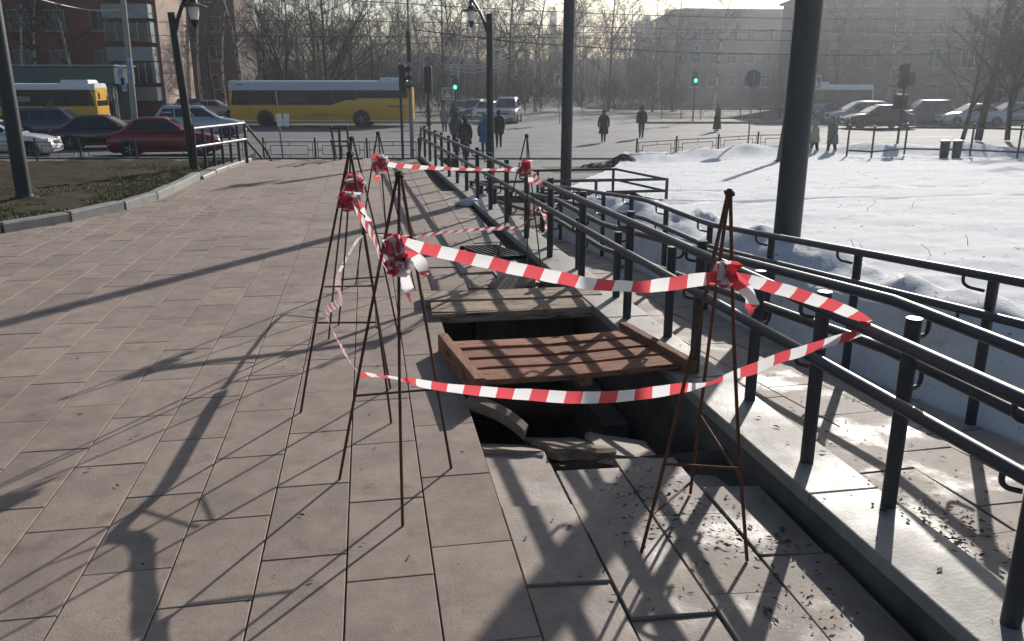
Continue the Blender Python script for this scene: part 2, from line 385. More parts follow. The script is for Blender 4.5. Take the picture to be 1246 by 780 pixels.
for k, row in enumerate(rows):
    for (x, Y, z) in row:
        F = sfar(x)
        if Y > F: z = max(ROAD-.1, z - (Y-F)*1.3)
        vs.append((x, Y, z))
fs = [(k*(NU+1)+i, k*(NU+1)+i+1, (k+1)*(NU+1)+i+1, (k+1)*(NU+1)+i) for k in range(len(rows)-1) for i in range(NU)
      if not (vs[k*(NU+1)+i][2] < ROAD-.05 and vs[(k+1)*(NU+1)+i+1][2] < ROAD-.05)]
b.add(vs, fs); b.build('snow_field', M_snow, smooth=180, kind='structure')
# ---- lawn behind the kerb
b = MB(); vs = []; NU = 90; Ys = [8.5 + .2*k for k in range(64)]
for Y in Ys:
    for i in range(NU+1):
        xk = kerbx(Y) - .1; t = (i/NU)**1.8; x = xk - t*32
        f = (18.6 - .17*(x+2.6)) - Y
        z = .035 + .05*nz(x, Y, .8) + .035*nz(x, Y, 2.6) + .045*abs(nz(x, Y, 5)) + .02*nz(x, Y, 11)
        if f < 0: z = max(ROAD-.1, z + f*.9)
        vs.append((x, Y, z if t > 0 else .02))
fs = [(k*(NU+1)+i, k*(NU+1)+i+1, (k+1)*(NU+1)+i+1, (k+1)*(NU+1)+i) for k in range(len(Ys)-1) for i in range(NU)]
b.add(vs, fs); lawn = b.build('lawn', M_soil, smooth=180, kind='structure')
b = MB(); rg = random.Random(3)
for k in range(24000):
    Y = rg.uniform(9, 18.3); xk = kerbx(Y) - .12; d = rg.expovariate(1/.9); x = xk - d
    if nz(x, Y, .9, 3) < -.22 + .22*d: continue
    h = rg.uniform(.015, .05); a = rg.uniform(0, 6.28); wv = .006; dx, dy = math.cos(a), math.sin(a)
    z = .035 + .05*nz(x, Y, .8) + .035*nz(x, Y, 2.6) + .045*abs(nz(x, Y, 5)); l = rg.uniform(.2, .8)*h
    b.add([(x-dy*wv, Y+dx*wv, z), (x+dy*wv, Y-dx*wv, z), (x+dx*l, Y+dy*l, z+h)], [(0, 1, 2)])
b.build('grass', M_grass, kind='stuff')['label'] = 'short dry grass along the kerb'
# kerb stones round the lawn
KERB = thing('lawn_kerb', 'curved grey kerb edging the muddy lawn', 'kerb', (-4.1, 10, 0))
KP = [Vector(p) for p in ((-8, 7.6, 0), (-6.5, 8.45, 0), (-4.14, 10.0, 0), (-3.57, 11.0, 0), (-3.10, 12.4, 0), (-2.98, 15.7, 0), (-2.62, 18.9, 0))]
kp = spline(KP, 10); i = 0
acc = [0]
for a, c in zip(kp, kp[1:]): acc.append(acc[-1] + (c-a).length)
def kat(d):
    for j in range(len(kp)-1):
        if acc[j] <= d <= acc[j+1]: return kp[j].lerp(kp[j+1], (d-acc[j])/(acc[j+1]-acc[j]))
    return kp[-1]
d = 0
while d < acc[-1]-.1:
    e = min(acc[-1], d + random.uniform(.85, 1.0)); p, q = kat(d), kat(e); t = (q-p); L = t.length; a = math.atan2(t.y, t.x)
    b = MB(); h = .12 if p.y < 15.2 else .07
    b.box((0, 0, h/2-.03), (L-.012, .15 if p.y < 15.2 else .26, h+.06), cham=.02)
    o = b.build('kerb_stone', M_kerb if p.y < 14.6 else M_coping, KERB); o.location = (p+q)/2 - KERB.location + Vector((0, 0, random.uniform(-.012, .008))); o.rotation_euler = (0, random.gauss(0, .01), a + random.gauss(0, .01))
    d = e

# ================================================================== RAILINGS
def bracket(b, p, q, r=.009):        # J-shaped rod from post side p to rail q
    p, q = Vector(p), Vector(q); m = Vector((q.x, q.y, p.z)); pts = [p, p.lerp(m, .55)]
    for k in range(1, 5):
        a = k/4*math.pi/2; pts.append(Vector((lerp(p.x, m.x, .55 + .45*math.sin(a)), lerp(p.y, m.y, .55 + .45*math.sin(a)), p.z + (q.z-p.z)*.45*(1-math.cos(a)))))
    pts.append(q); b.tube(pts, r, 6)
def tallx(Y): return 1.83 - .037*(Y-2)
def shortx(Y): return 1.925 - .031*(Y-2)
RL = thing('handrail', 'dark grey double handrail on tall posts along the pavement side of the ledge', 'handrail', (1.8, 2, .05), group=None)
zu = lambda Y: .762 - .0045*(Y-2)
ends = [.4, 18.55]
for zz in (0, -.212):
    pts = [(tallx(y) - .065, y, zu(y)+zz) for y in [.4 + k*.605 for k in range(31)]]
    b = MB(); b.tube(pts, .0245, 12)
    p = Vector(pts[-1]); b2 = MB(); b2.tube([p, p + Vector((0, .5, -.28)), p + Vector((0, 2.2, -1.25))], .022, 10)
    b.build('rail', M_rail, RL, world=True, smooth=True); b2.build('stair_rail', M_rail, RL, world=True, smooth=True)
ty = [.72, 1.84, 2.97, 4.14, 5.27, 6.38, 7.42, 8.4, 9.45, 10.5, 11.5, 12.5, 13.5, 14.5, 15.5, 16.5, 17.5, 18.5]
for y in ty:
    x = tallx(y); b = MB(); b.tube([(x, y, .048), (x, y, zu(y)+.045)], .029, 12); po = b.build('post', M_rail, RL, world=True, smooth=True)
    for zz in (0, -.212): b = MB(); bracket(b, (x-.025, y+.02, zu(y)+zz-.07), (x-.065, y+.06, zu(y)+zz-.015)); o = b.build('bracket', M_rail, po, smooth=True); o.location = -RL.location
R1 = thing('handrail', 'dark grey double handrail on short posts facing the ramp, sloping down with it', 'handrail', (1.92, 2.5, .05))
for zz in (.80, .60):
    ysr = [.4, 1.5, 2.5, 2.8, 3.5, 5, 6.4, 6.6, 7.4, 8.0, 8.3, 10, 12.6, 12.8, 13.2]
    b = MB(); b.tube([(shortx(y)+.085, y, rampz(y)+zz) for y in ysr], .0225, 12); b.build('rail', M_rail, R1, world=True, smooth=True)
for y in [1.45, 2.56, 3.69, 4.81, 5.85, 6.9, 7.9, 8.95, 9.98, 11.0, 12.1, 13.1]:
    x = shortx(y); b = MB(); zt = rampz(y) + .80; b.tube([(x, y, .048 if lx(y)+.29 > x else rampz(y)), (x, y, zt)], .0285, 12); po = b.build('post', M_rail, R1, world=True, smooth=True)
    for zz in (.80, .60): b = MB(); bracket(b, (x+.02, y, zt-.80+zz-.075), (x+.085, y+.03, zt-.80+zz-.015)); o = b.build('bracket', M_rail, po, smooth=True); o.location = -R1.location
R2 = thing('handrail', 'dark grey double handrail between the ramp and the snow bank', 'handrail', (2.95, 3, 0))
for zz in (.775, .585):
    b = MB(); b.tube([(r2x(y)-.055, y, rampz(y)+zz) for y in (.4, 1.5, 2.7, 2.95, 4, 5, 6.4, 6.7, 7.4, 8.0, 8.3, 10, 12.4, 12.7, 13.0)], .0225, 12); b.build('rail', M_rail, R2, world=True, smooth=True)
for y in [2.35, 3.42, 4.5, 5.55, 6.6, 7.6, 8.6, 9.6, 10.6, 11.6, 12.7]:
    x = r2x(y); z0 = rampz(y); b = MB(); b.tube([(x, y, z0-.04), (x, y, z0+.765)], .026, 12); po = b.build('post', M_rail, R2, world=True, smooth=True)
    for zz in (.775, .585): b = MB(); bracket(b, (x-.02, y+.03, z0+zz-.085), (x-.055, y+.14, z0+zz-.015)); o = b.build('bracket', M_rail, po, smooth=True); o.location = -R2.location
R3 = thing('handrail', 'dark grey handrail looping round the lower landing of the ramp in the snow', 'handrail', (4.5, 13.8, -.67))
for zz in (.775, .585):
    z = -.671 + zz; b = MB(); b.tube([(1.55, 14.72, z), (4.45, 14.72, z), (4.78, 13.0, z), (2.62, 13.0, z)], .0225, 10); b.build('rail', M_rail, R3, world=True, smooth=True)
for (x, y) in ((1.7, 14.72), (3.0, 14.76), (4.42, 14.76), (4.82, 13.02), (3.6, 12.97), (2.7, 12.97)):
    b = MB(); b.tube([(x, y, -.75), (x, y, .12)], .026, 10); b.build('post', M_rail, R3, world=True, smooth=True)
# left stair railing
A = G(240, 209, .04); Bq = G(301, 196, .04)
LR = thing('handrail', 'low railing with rails coloured pale as sunlit beside the street lamp and lawn', 'handrail', A)
M_sunlit = mat('sunlit_tone_rail', (.20, .205, .21), .4, var=.2, scale=9)  # paler than the dark posts: sunlight on the rails put into their colour
for zz in (.78, .45):
    b = MB(); d = (Bq-A); b.tube([A + Vector((0, 0, zz)), Bq + Vector((0, 0, zz))], .03, 10); b.build('rail', M_sunlit, LR, world=True, smooth=True)
    e = Bq + Vector((0, 0, zz)); b = MB(); b.tube([e, e + Vector((.25, 1.2, -.62)), e + Vector((.35, 2.2, -1.2))], .027, 10); b.build('stair_rail', M_rail, LR, world=True, smooth=True)
for k in range(7):
    p = A.lerp(Bq, k/6); b = MB(); b.tube([p + Vector((0, 0, -.05)), p + Vector((0, 0, .80 if k else .86))], .028, 10); b.build('post', M_rail, LR, world=True, smooth=True)
CR = thing('handrail', 'short dark double handrail at the head of the stairs', 'handrail', (-.62, 18.75, 0))
for dx in (-.17, .17):
    for zz in (.72, .42):
        b = MB(); b.tube([(-.62+dx, 18.6, zz), (-.62+dx, 18.75, zz), (-.60+dx, 20.8, zz-1.1)], .026, 8); b.build('rail', M_rail, CR, world=True, smooth=True)
for k in range(3):
    b = MB(); b.tube([(-.62, 18.75+.8*k, -.44*k-.3), (-.62, 18.75+.8*k, .70-.44*k)], .028, 8)
    for zz in (.68, .4): b.tube([(-.79, 18.75+.8*k, zz-.44*k), (-.45, 18.75+.8*k, zz-.44*k)], .015, 6)
    b.build('post', M_rail, CR, world=True, smooth=True)

# ================================================================== PIT COVERS, RUBBLE
M_wood = mat('weathered_board', (.37, .27, .195), .88, var=.35, scale=12, bump=1., bscale=30, obvar=.1, col2=(.10, .075, .055), mixscale=11, lo=.50, hi=.62)
M_woodr = mat('red_brown_wood', (.30, .135, .078), .9, var=.4, scale=12, bump=1., bscale=40, obvar=.25, col2=(.075, .036, .024), mixscale=12, lo=.51, hi=.62)
def grain(m, sx=22.):
    n = m.node_tree.nodes; l = m.node_tree.links
    for q in [k for k in n if k.type == 'TEX_NOISE']:
        src = q.inputs['Vector'].links[0].from_socket; mp = n.new('ShaderNodeMapping'); mp.inputs['Scale'].default_value = (.35, 3, 3); l.new(src, mp.inputs[0]); l.new(mp.outputs[0], q.inputs['Vector'])
grain(M_wood); grain(M_woodr)
def board(name, m, parent, L, W_, T, warp=.0, seed=0):
    rg = random.Random(seed); rings = []
    for k in range(9):
        x = (k/8-.5)*L; w2 = W_/2*(1 + rg.uniform(-.055, .045)); dz = warp*(math.cos(k/8*math.pi*2)-1)*.5 + rg.uniform(-.0015, .0015); c = .004
        rings.append([(x, -w2, dz), (x, w2, dz), (x, w2, dz+T-c), (x, w2-c, dz+T), (x, -w2+c, dz+T), (x, -w2, dz+T-c)])
    b = MB(); b.loft(rings); return b.build(name, m, parent, smooth=30)
WP = thing('plank_cover', 'two weathered grey planks nailed together across the far end of the pit', 'plank cover', (1.04, 5.93, -.01))
for k, (dy, dz) in enumerate(((.155, .012), (-.145, .0))):
    o = board('plank', M_wood, WP, 1.36 - .03*k, .285, .045, .006, k); o.location = (0 + .02*k, dy, dz+.01); o.rotation_euler = (0, 0, -.03)
b = MB(); b.box((-.55, 0, -.012), (.09, .5, .04)); b.box((.5, 0, -.012), (.09, .5, .04)); b.box((.02, -.285, .012), (1.34, .03, .07)); b.build('batten', M_wood, WP)
PALLET = thing('wooden_pallet', 'red-brown slatted wooden pallet laid over the middle of the pit', 'pallet', (1.07, 4.5, .0), -.0)
PALLET.rotation_euler = (R(-2.5), R(1.0), R(6.5))
for k in range(4):
    o = board('slat', M_woodr, PALLET, 1.20 + random.uniform(-.03, .05), .165 + random.uniform(-.014, .014), .03, .012, 20+k); o.location = (random.uniform(-.02, .02), .315-.208*k, .055 + random.uniform(-.004, .004)); o.rotation_euler = (random.gauss(0, .015), 0, random.gauss(0, .008))
for k, x in enumerate((-.62, .60)):
    o = board('end_rail', M_woodr, PALLET, .96, .06, .12, .0, 30+k); o.location = (x, .0, .0); o.rotation_euler = (0, 0, math.pi/2)
o = board('bearer', M_woodr, PALLET, .8, .07, .05, 0, 40); o.location = (0, 0, 0); o.rotation_euler = (0, 0, math.pi/2)
# bent sheet of bark-like board at the pit's near corner
p = [AT(567, 486, 3.95), AT(585, 491, 3.9), AT(608, 501, 3.84), AT(626, 513, 3.78), AT(638, 524, 3.74)]
pts = spline(p, 5); b = MB(); rings = []
for q in pts: rings.append([q, q + Vector((.03, .055, .006)), q + Vector((.03, .06, -.012)), q + Vector((.0, .005, -.06))])
b.loft(rings); tag(b.build('broken_board', mat('board_dark', (.22, .17, .125), .9, var=.3, scale=8, bump=.5), None, smooth=30), 'broken curved board leaning at the near left corner of the pit', 'board')
rg = random.Random(11)
def chunk(name, m, c, d, rot, seed, label, cat, group=None):
    r_ = random.Random(seed); bm = bmesh.new(); bmesh.ops.create_cube(bm, size=1)
    bmesh.ops.subdivide_edges(bm, edges=bm.edges[:], cuts=2, use_grid_fill=True)
    for v in bm.verts:
        v.co = Vector((v.co.x*d[0], v.co.y*d[1], v.co.z*d[2])); k = 1 + .22*(r_.random()-.5)
        v.co.x *= k; v.co.y *= 1 + .22*(r_.random()-.5)
    me = bpy.data.meshes.new(name); bm.to_mesh(me); bm.free(); me.materials.append(m)
    o = link(name, me); o.location = c; o.rotation_euler = rot; return tag(o, label, cat, group)
chunk('broken_slab', mat('soiled_slab', (.20, .155, .115), .95, var=.4, scale=9, bump=1., bscale=20), (.90, 3.66, -.135), (.29, .48, .055), (R(-17), R(7), R(7)), 1, 'paving slab tipped down into the near edge of the pit', 'slab')
chunk('broken_slab', M_slab, (.60, 3.66, -.135), (.28, .46, .055), (R(-21), R(5), R(-3)), 2, 'half sunk paving slab under the curved board in the pit', 'slab')
chunk('broken_slab', M_slabwet, (1.17, 3.62, -.15), (.30, .42, .05), (R(-11), R(9), R(-10)), 3, 'cracked paving slab lying across the near lip of the pit', 'slab')
chunk('broken_slab', M_slabwet, (1.42, 3.2, -.17), (.26, .6, .05), (R(-9), R(3), R(-3)), 4, 'dropped paving slab in shade against the stone ledge', 'slab')
chunk('broken_slab', M_slab, (1.12, 6.55, .02), (.34, .18, .05), (R(20), R(-12), R(24)), 5, 'tilted broken slab just beyond the grey plank cover', 'slab')
chunk('broken_slab', M_slabwet, (1.28, 6.72, .0), (.22, .26, .05), (R(-14), R(18), R(-30)), 6, 'small broken slab leaning on another beyond the plank cover', 'slab')
GR = thing('drain_grate', 'dark slotted drain grate sunk in the broken paving beyond the pit', 'drain grate', (1.17, 7.95, -.005)); GR.rotation_euler = (0, R(3), R(20))
for k in range(7):
    b = MB(); b.box((-.18+.06*k, 0, .012), (.018, .62, .03)); b.build('bar', M_black, GR)
b = MB(); b.box((0, -.31, .01), (.42, .02, .035)); b.box((0, .31, .01), (.42, .02, .035)); b.box((0, 0, .008), (.42, .02, .02)); b.build('frame', M_black, GR)
# dead leaves and twigs
M_leaf = mat('dead_leaf', (.05, .034, .02), .8, var=.4, scale=30)
b = MB(); r_ = random.Random(5)
def leaf(x, y, z, s):
    a = r_.uniform(0, 6.28); c, d = math.cos(a), math.sin(a); k = r_.uniform(.2, .5)*s; h = r_.uniform(.15, .5)*s
    b.add([(x-c*s, y-d*s, z+.002), (x-d*k, y+c*k, z+h), (x+c*s, y+d*s, z+.003), (x+d*k, y-c*k, z+h*.6)], [(0, 1, 2), (0, 2, 3)])
def ground_z(x, y):
    if x < .45: return .003
    if x < lx(y)-.01: return (-.028-.062*(x-.45)/1.2 + .004) if y < 3.4 else -.004
    if x < lx(y)+.3: return .052
    return rampz(y)+.004
for cx, cy, n_, sd_ in ((1.25, 2.9, 90, .16), (1.38, 2.5, 80, .12), (1.05, 3.0, 60, .16), (1.0, 2.4, 30, .2), (1.35, 2.1, 40, .1), (2.1, 2.5, 160, .10), (2.15, 2.0, 120, .14), (2.3, 3.2, 80, .3), (2.5, 4.5, 60, .4), (.9, 2.0, 20, .3), (1.75, 2.6, 20, .5), (1.2, 7.0, 80, .3), (.8, 7.6, 60, .4), (.6, 9.2, 60, .25)):
    for _ in range(n_):
        x, y = r_.gauss(cx, sd_), r_.gauss(cy, sd_*1.4)
        if PX0 < x < lx(y) and 3.3 < y < 6.2: continue
        leaf(x, y, ground_z(x, y), r_.uniform(.006, .02))
for _ in range(260):
    y = 1.8 + r_.expovariate(1/4.); x = r_.uniform(-5, .42)
    if y < 17: leaf(x, y, .003, r_.uniform(.005, .017))
for _ in range(240):
    y = r_.uniform(8.5, 14); x = kerbx(max(8.5, y)) + r_.expovariate(1/.6)
    leaf(x, y, .003, r_.uniform(.008, .022))
for _ in range(700):
    y = r_.uniform(1.5, 12); x = r2x(y) + .08 + r_.expovariate(1/.25); leaf(x, y, snowz(x, y) + .004, r_.uniform(.005, .014))
for _ in range(900):
    y = r_.uniform(2, 24); x = r2x(y) + .3 + r_.expovariate(1/5.)
    if y < 15 or x > 4 + (y-15)*.45: leaf(x, y, snowz(x, y) + .004, r_.uniform(.006, .02)*(1 + y*.03))
b.build('leaf_litter', M_leaf, kind='stuff')['label'] = 'dead leaves and twigs scattered on the paving'

# ================================================================== REBAR TRIPODS AND BARRIER TAPE
def tape_mat(name, red, white, period=.13, slant=.25):
    m = bpy.data.materials.new(name); m.use_nodes = True; n = m.node_tree.nodes; l = m.node_tree.links; b = n['Principled BSDF']
    uv = n.new('ShaderNodeUVMap'); sp = n.new('ShaderNodeSeparateXYZ'); l.new(uv.outputs[0], sp.inputs[0])
    m1 = n.new('ShaderNodeMath'); m1.operation = 'MULTIPLY_ADD'; l.new(sp.outputs[1], m1.inputs[0]); m1.inputs[1].default_value = slant; l.new(sp.outputs[0], m1.inputs[2])
    m2 = n.new('ShaderNodeMath'); m2.operation = 'DIVIDE'; l.new(m1.outputs[0], m2.inputs[0]); m2.inputs[1].default_value = period
    m3 = n.new('ShaderNodeMath'); m3.operation = 'FRACT'; l.new(m2.outputs[0], m3.inputs[0])
    m4 = n.new('ShaderNodeMath'); m4.operation = 'GREATER_THAN'; l.new(m3.outputs[0], m4.inputs[0]); m4.inputs[1].default_value = .5
    mx = n.new('ShaderNodeMix'); mx.data_type = 'RGBA'; l.new(m4.outputs[0], mx.inputs[0]); mx.inputs[6].default_value = (*red, 1); mx.inputs[7].default_value = (*white, 1)
    l.new(mx.outputs[2], b.inputs['Base Color']); b.inputs['Roughness'].default_value = .3
    tr = n.new('ShaderNodeBsdfTranslucent'); l.new(mx.outputs[2], tr.inputs[0]); ms = n.new('ShaderNodeMixShader'); ms.inputs[0].default_value = .55
    l.new(b.outputs[0], ms.inputs[1]); l.new(tr.outputs[0], ms.inputs[2]); l.new(ms.outputs[0], n['Material Output'].inputs[0]); return m
M_tape = tape_mat('barrier_tape', (.68, .095, .115), (.78, .78, .79))
M_tape2 = tape_mat('barrier_tape_faded', (.62, .2, .25), (.75, .73, .78), .07, .5)
def ribbon(pts, width, twist=None, n=10):
    cs = spline(pts, n); k = len(cs); tw = []
    twist = twist or [0]*len(pts)
    for i in range(k):
        t = i/n; a = int(min(t, len(pts)-1.001)); f = t-a; f = f*f*(3-2*f); tw.append(lerp(twist[a], twist[min(a+1, len(pts)-1)], f))
    vs = []; us = []; d = 0
    for i, p in enumerate(cs):
        t = (cs[min(i+1, k-1)]-cs[max(i-1, 0)]); t = t.normalized() if t.length > 1e-9 else Vector((1, 0, 0))
        if i: d += (p-cs[i-1]).length
        up = Vector((0, 0, 1)); up = up - t*up.dot(t)
        if up.length < .15: up = Vector((.3, 1, .2)); up = up - t*up.dot(t)
        up.normalize(); up = Quaternion(t, tw[i] + .22*noise.noise(p*9)) @ up; p = p + Vector((0, .006*noise.noise(p*14), .005*noise.noise(p*11 + Vector((5, 5, 5))))); wv = width if not callable(width) else width(i/(k-1))
        cup = t.cross(up)*wv*.08
        vs += [p+up*wv/2, p+cup, p-up*wv/2]; us += [(d, 0), (d, wv/2), (d, wv)]
    fs = [(i*3+j, i*3+j+1, i*3+j+4, i*3+j+3) for i in range(k-1) for j in (0, 1)]
    return vs, fs, us
def ribbon_obj(name, parts, m, parent):
    V, F, Us = [], [], []
    for vs, fs, us in parts:
        o = len(V); V += [v - parent.location for v in vs]; F += [tuple(i+o for i in f) for f in fs]; Us += us
    me = bpy.data.meshes.new(name); me.from_pydata([tuple(v) for v in V], [], F); uvl = me.uv_layers.new(name='UVMap')
    for lp in me.loops: uvl.data[lp.index].uv = Us[lp.vertex_index]
    me.polygons.foreach_set('use_smooth', [True]*len(me.polygons)); me.materials.append(m); return link(name, me, parent)
def knot(c, size, seed, n_=4, width=.062):
    """a bunch of tape wound round the rods: flat folded loops and one loose end"""
    r_ = random.Random(seed); out = []; c = Vector(c)
    for k in range(n_):
        pts = []; z0 = r_.uniform(-.7, .7)*size[2]; y0 = r_.uniform(-1, 1)*size[1]
        for i in range(6):
            sg = 1 if i % 2 else -1; pts.append(c + Vector((sg*size[0]*r_.uniform(.35, 1.), y0 + (sg if i % 4 < 2 else -sg)*size[1]*r_.uniform(.1, .6), z0 + r_.uniform(-.45, .45)*size[2])))
        out.append(ribbon(pts, width*r_.uniform(.7, 1.3), [r_.uniform(-.55, .55) for _ in pts], 9))
    p = c + Vector((r_.uniform(-.6, .6)*size[0], r_.uniform(-.5, .5)*size[1], 0)); d = Vector((r_.uniform(-.05, .05), r_.uniform(-.03, .03), 0))
    out.append(ribbon([p, p + d + Vector((0, 0, -.04)), p + d*1.5 + Vector((0, 0, -.08)), p + d*1.4 + Vector((.012, 0, -.11-.04*r_.random()))], width*.8, [r_.uniform(-.5, .5), .3, r_.uniform(-.8, .8), r_.uniform(-1, 1)], 6))
    return out
def rebar(b, p, q, r=.0062, bow=.008, seed=0):
    r_ = random.Random(seed); p, q = Vector(p), Vector(q); o = Vector((r_.uniform(-1, 1), r_.uniform(-1, 1), 0))*bow
    b.tube([p.lerp(q, t) + o*math.sin(t*math.pi) for t in (0, .2, .4, .6, .8, 1)], r, 7)
TRIPODS = []
def tripod(feet, apex, label, m=M_rust, braces=(), fz=None, r=.0062, seed=0):
    F = [G(u, v, (fz[i] if fz else 0)) for i, (u, v) in enumerate(feet)]; cy = sum(f.y for f in F)/3; A_ = AT(*apex, cy)
    base = Vector((sum(f.x for f in F)/3, cy, min(f.z for f in F)))
    t = thing('rebar_tripod', label, 'tripod', base, group='rebar tripods around the pit')
    for i, f in enumerate(F):
        d = (f-A_).normalized(); b = MB(); rebar(b, f + Vector((0, 0, .002)), A_ + Vector((d.x, d.y, 0))*.018, r, .012, seed*7+i); b.build('leg', m, t, world=True, smooth=True)
    b = MB(); b.tube([A_ + Vector((math.cos(a)*.014, math.sin(a)*.014, -.014 + .006*math.sin(3*a))) for a in [k*.7 for k in range(10)]], r*.9, 6); b.build('weld_ring', m, t, world=True, smooth=True)
    for (i, j, h0, h1) in braces:
        b = MB(); b.tube([F[i].lerp(A_, h0), F[j].lerp(A_, h1)], r*.85, 6); b.build('brace', m, t, world=True, smooth=True)
    TRIPODS.append((F, A_)); return t
tripod([(413, 584), (490, 640), (549, 570)], (486, 208), 'rebar tripod beside the pit with a red and white tape bundle at mid height', braces=[(0, 2, .3, .3), (2, 1, .55, .55)], seed=1)
tripod([(366, 502), (476, 515), (475, 473)], (426, 184), 'rebar tripod whose tape runs to the tripod beside the pit', braces=[(0, 1, .36, .38), (0, 2, .5, .47), (1, 2, .36, .4)], seed=2)
tripod([(400, 413), (484, 405), (412, 396)], (428, 166), 'rebar tripod standing just behind the tripod with hanging faded tape', braces=[(0, 1, .3, .3)], seed=3)
tripod([(433, 347), (505, 353), (474, 330)], (460, 160), 'rebar tripod from whose tape knot a line runs across to the handrail', braces=[(0, 1, .35, .35)], seed=4)
tripod([(603, 322), (658, 324), (641, 340)], (641, 163), 'rebar tripod leaning at the handrail beyond the plank cover', braces=[(0, 1, .4, .4)], fz=[0, .05, 0], seed=5)
tripod([(780, 674), (909, 683), (840, 601)], (888, 230), 'red rusty rebar tripod on the sunken slabs against the ledge', M_rust2, braces=[(0, 1, .26, .26), (2, 1, .3, .22), (0, 2, .11, .05)], fz=[-.06, -.075, -.08], r=.0068, seed=6)

def tape(label, pts, width=.048, twist=None, knots=(), m=None, cat='tape'):
    pts = [Vector(p) for p in pts]; t = thing('barrier_tape', label, cat, (pts[0].x, pts[0].y, min(p.z for p in pts)), group='barrier tape strung round the pit')
    ribbon_obj('ribbon', [ribbon(pts, width, twist)], m or M_tape, t)
    for i, (c, s, sd_, nn) in enumerate(knots): ribbon_obj('knot', knot(c, s, sd_, nn), m or M_tape, t)
    return t
k1 = AT(484, 313, 3.02); k5 = AT(882, 335, 2.56)
tape('taut striped tape from the pit-side tripod to the rusty tripod by the ledge', [AT(474, 292, 3.02), AT(520, 303, 2.98), AT(610, 323, 2.9), AT(700, 342, 2.78), AT(765, 349, 2.72), AT(830, 344, 2.64), k5], .047, [.15, .1, -.15, .1, .3, -.2, .3],
     [(AT(482, 300, 3.02), (.036, .026, .03), 3, 3), (AT(485, 322, 3.02), (.05, .026, .025), 4, 3), (k5, (.032, .028, .022), 5, 3)])
tape('red and white tape from the rusty tripod wrapped along the upper handrail', [AT(893, 338, 2.56), AT(935, 348, 2.58), AT(985, 362, 2.6), AT(1030, 378, 2.6), AT(1056, 392, 2.6)], .046, [.1, .25, .15, .4, .9])
tape('long sagging tape running in front of the wooden pallet to the handrail', [AT(438, 456, 3.25), AT(470, 458, 3.12), AT(520, 468, 3.0), AT(600, 477, 2.9), AT(680, 483, 2.82), AT(760, 482, 2.76), AT(820, 474, 2.7), AT(862, 467, 2.66), AT(920, 447, 2.62), AT(985, 424, 2.62), AT(1050, 404, 2.62)], .047, [.9, 1.15, .5, .1, -.1, .1, .2, 1.0, .2, .3, .4])
tape('faded pink tape twisting from a rear tripod down past the left tripod', [AT(413, 331, 5.28), AT(411, 348, 4.8), AT(414, 366, 4.3), AT(398, 378, 4.0), AT(405, 402, 3.82), AT(420, 430, 3.5), AT(438, 456, 3.22)], .042, [.4, .9, .5, .3, .5, .2, .8], m=M_tape2)
tape('striped tape slanting from the left tripod down to the tripod beside the pit', [AT(427, 247, 3.95), AT(436, 262, 3.85), AT(452, 284, 3.6), AT(463, 312, 3.3), AT(472, 326, 3.05)], .06, [.2, .1, .1, .1, .2], [(AT(425, 243, 3.97), (.055, .03, .03), 8, 4)])
tape('crumpled tape bundle on the tripod behind the left one', [AT(421, 216, 5.2), AT(431, 219, 5.2), AT(443, 226, 5.2)], .055, [.2, -.3, .5], [(AT(432, 222, 5.2), (.07, .04, .06), 9, 4)])
tape('thin white twisted tape slung between two of the rear tripods', [AT(478, 289, 6.75), AT(460, 286, 6.85), AT(440, 288, 6.7), AT(426, 306, 6.0), AT(413, 331, 5.3)], .02, [.9, .7, 1.2, .4, .9], m=tape_mat('tape_pale', (.8, .7, .7), (.85, .84, .82), .05, .5))
tape('taut tape from the rear tripod to the tripod at the handrail', [AT(463, 199, 6.78), AT(500, 203, 6.8), AT(560, 206, 6.85), AT(610, 206.5, 6.9), AT(638, 206, 6.95)], .05, [.3, .8, 1.0, 1.0, .6], [(AT(462, 199, 6.78), (.065, .04, .055), 12, 4), (AT(640, 204, 6.95), (.055, .04, .05), 13, 3)])
tape('tape slipping from the rear tripod down along the upper handrail', [AT(640, 208, 7.0), AT(648, 214, 7.1), AT(656, 222, 7.3), AT(662, 226, 7.4)], .06, [.4, .7, .9, 1.0])
tape('low tape behind the plank cover stretched across to the handrail tripod', [AT(478, 290, 6.0), AT(505, 287, 6.1), AT(560, 281, 6.5), AT(605, 278, 6.8), AT(632, 277, 7.0), AT(645, 262, 7.2), AT(652, 250, 7.25)], .05, [.6, .9, 1.0, .8, .7, .4, .2])
tape('torn white tape ends dangling inside the ramp rails', [AT(648, 258, 7.6), AT(655, 250, 7.6), AT(660, 256, 7.6), AT(664, 268, 7.6), AT(666, 279, 7.6)], .035, [.2, .4, .2, .6, .3], m=M_tape2)

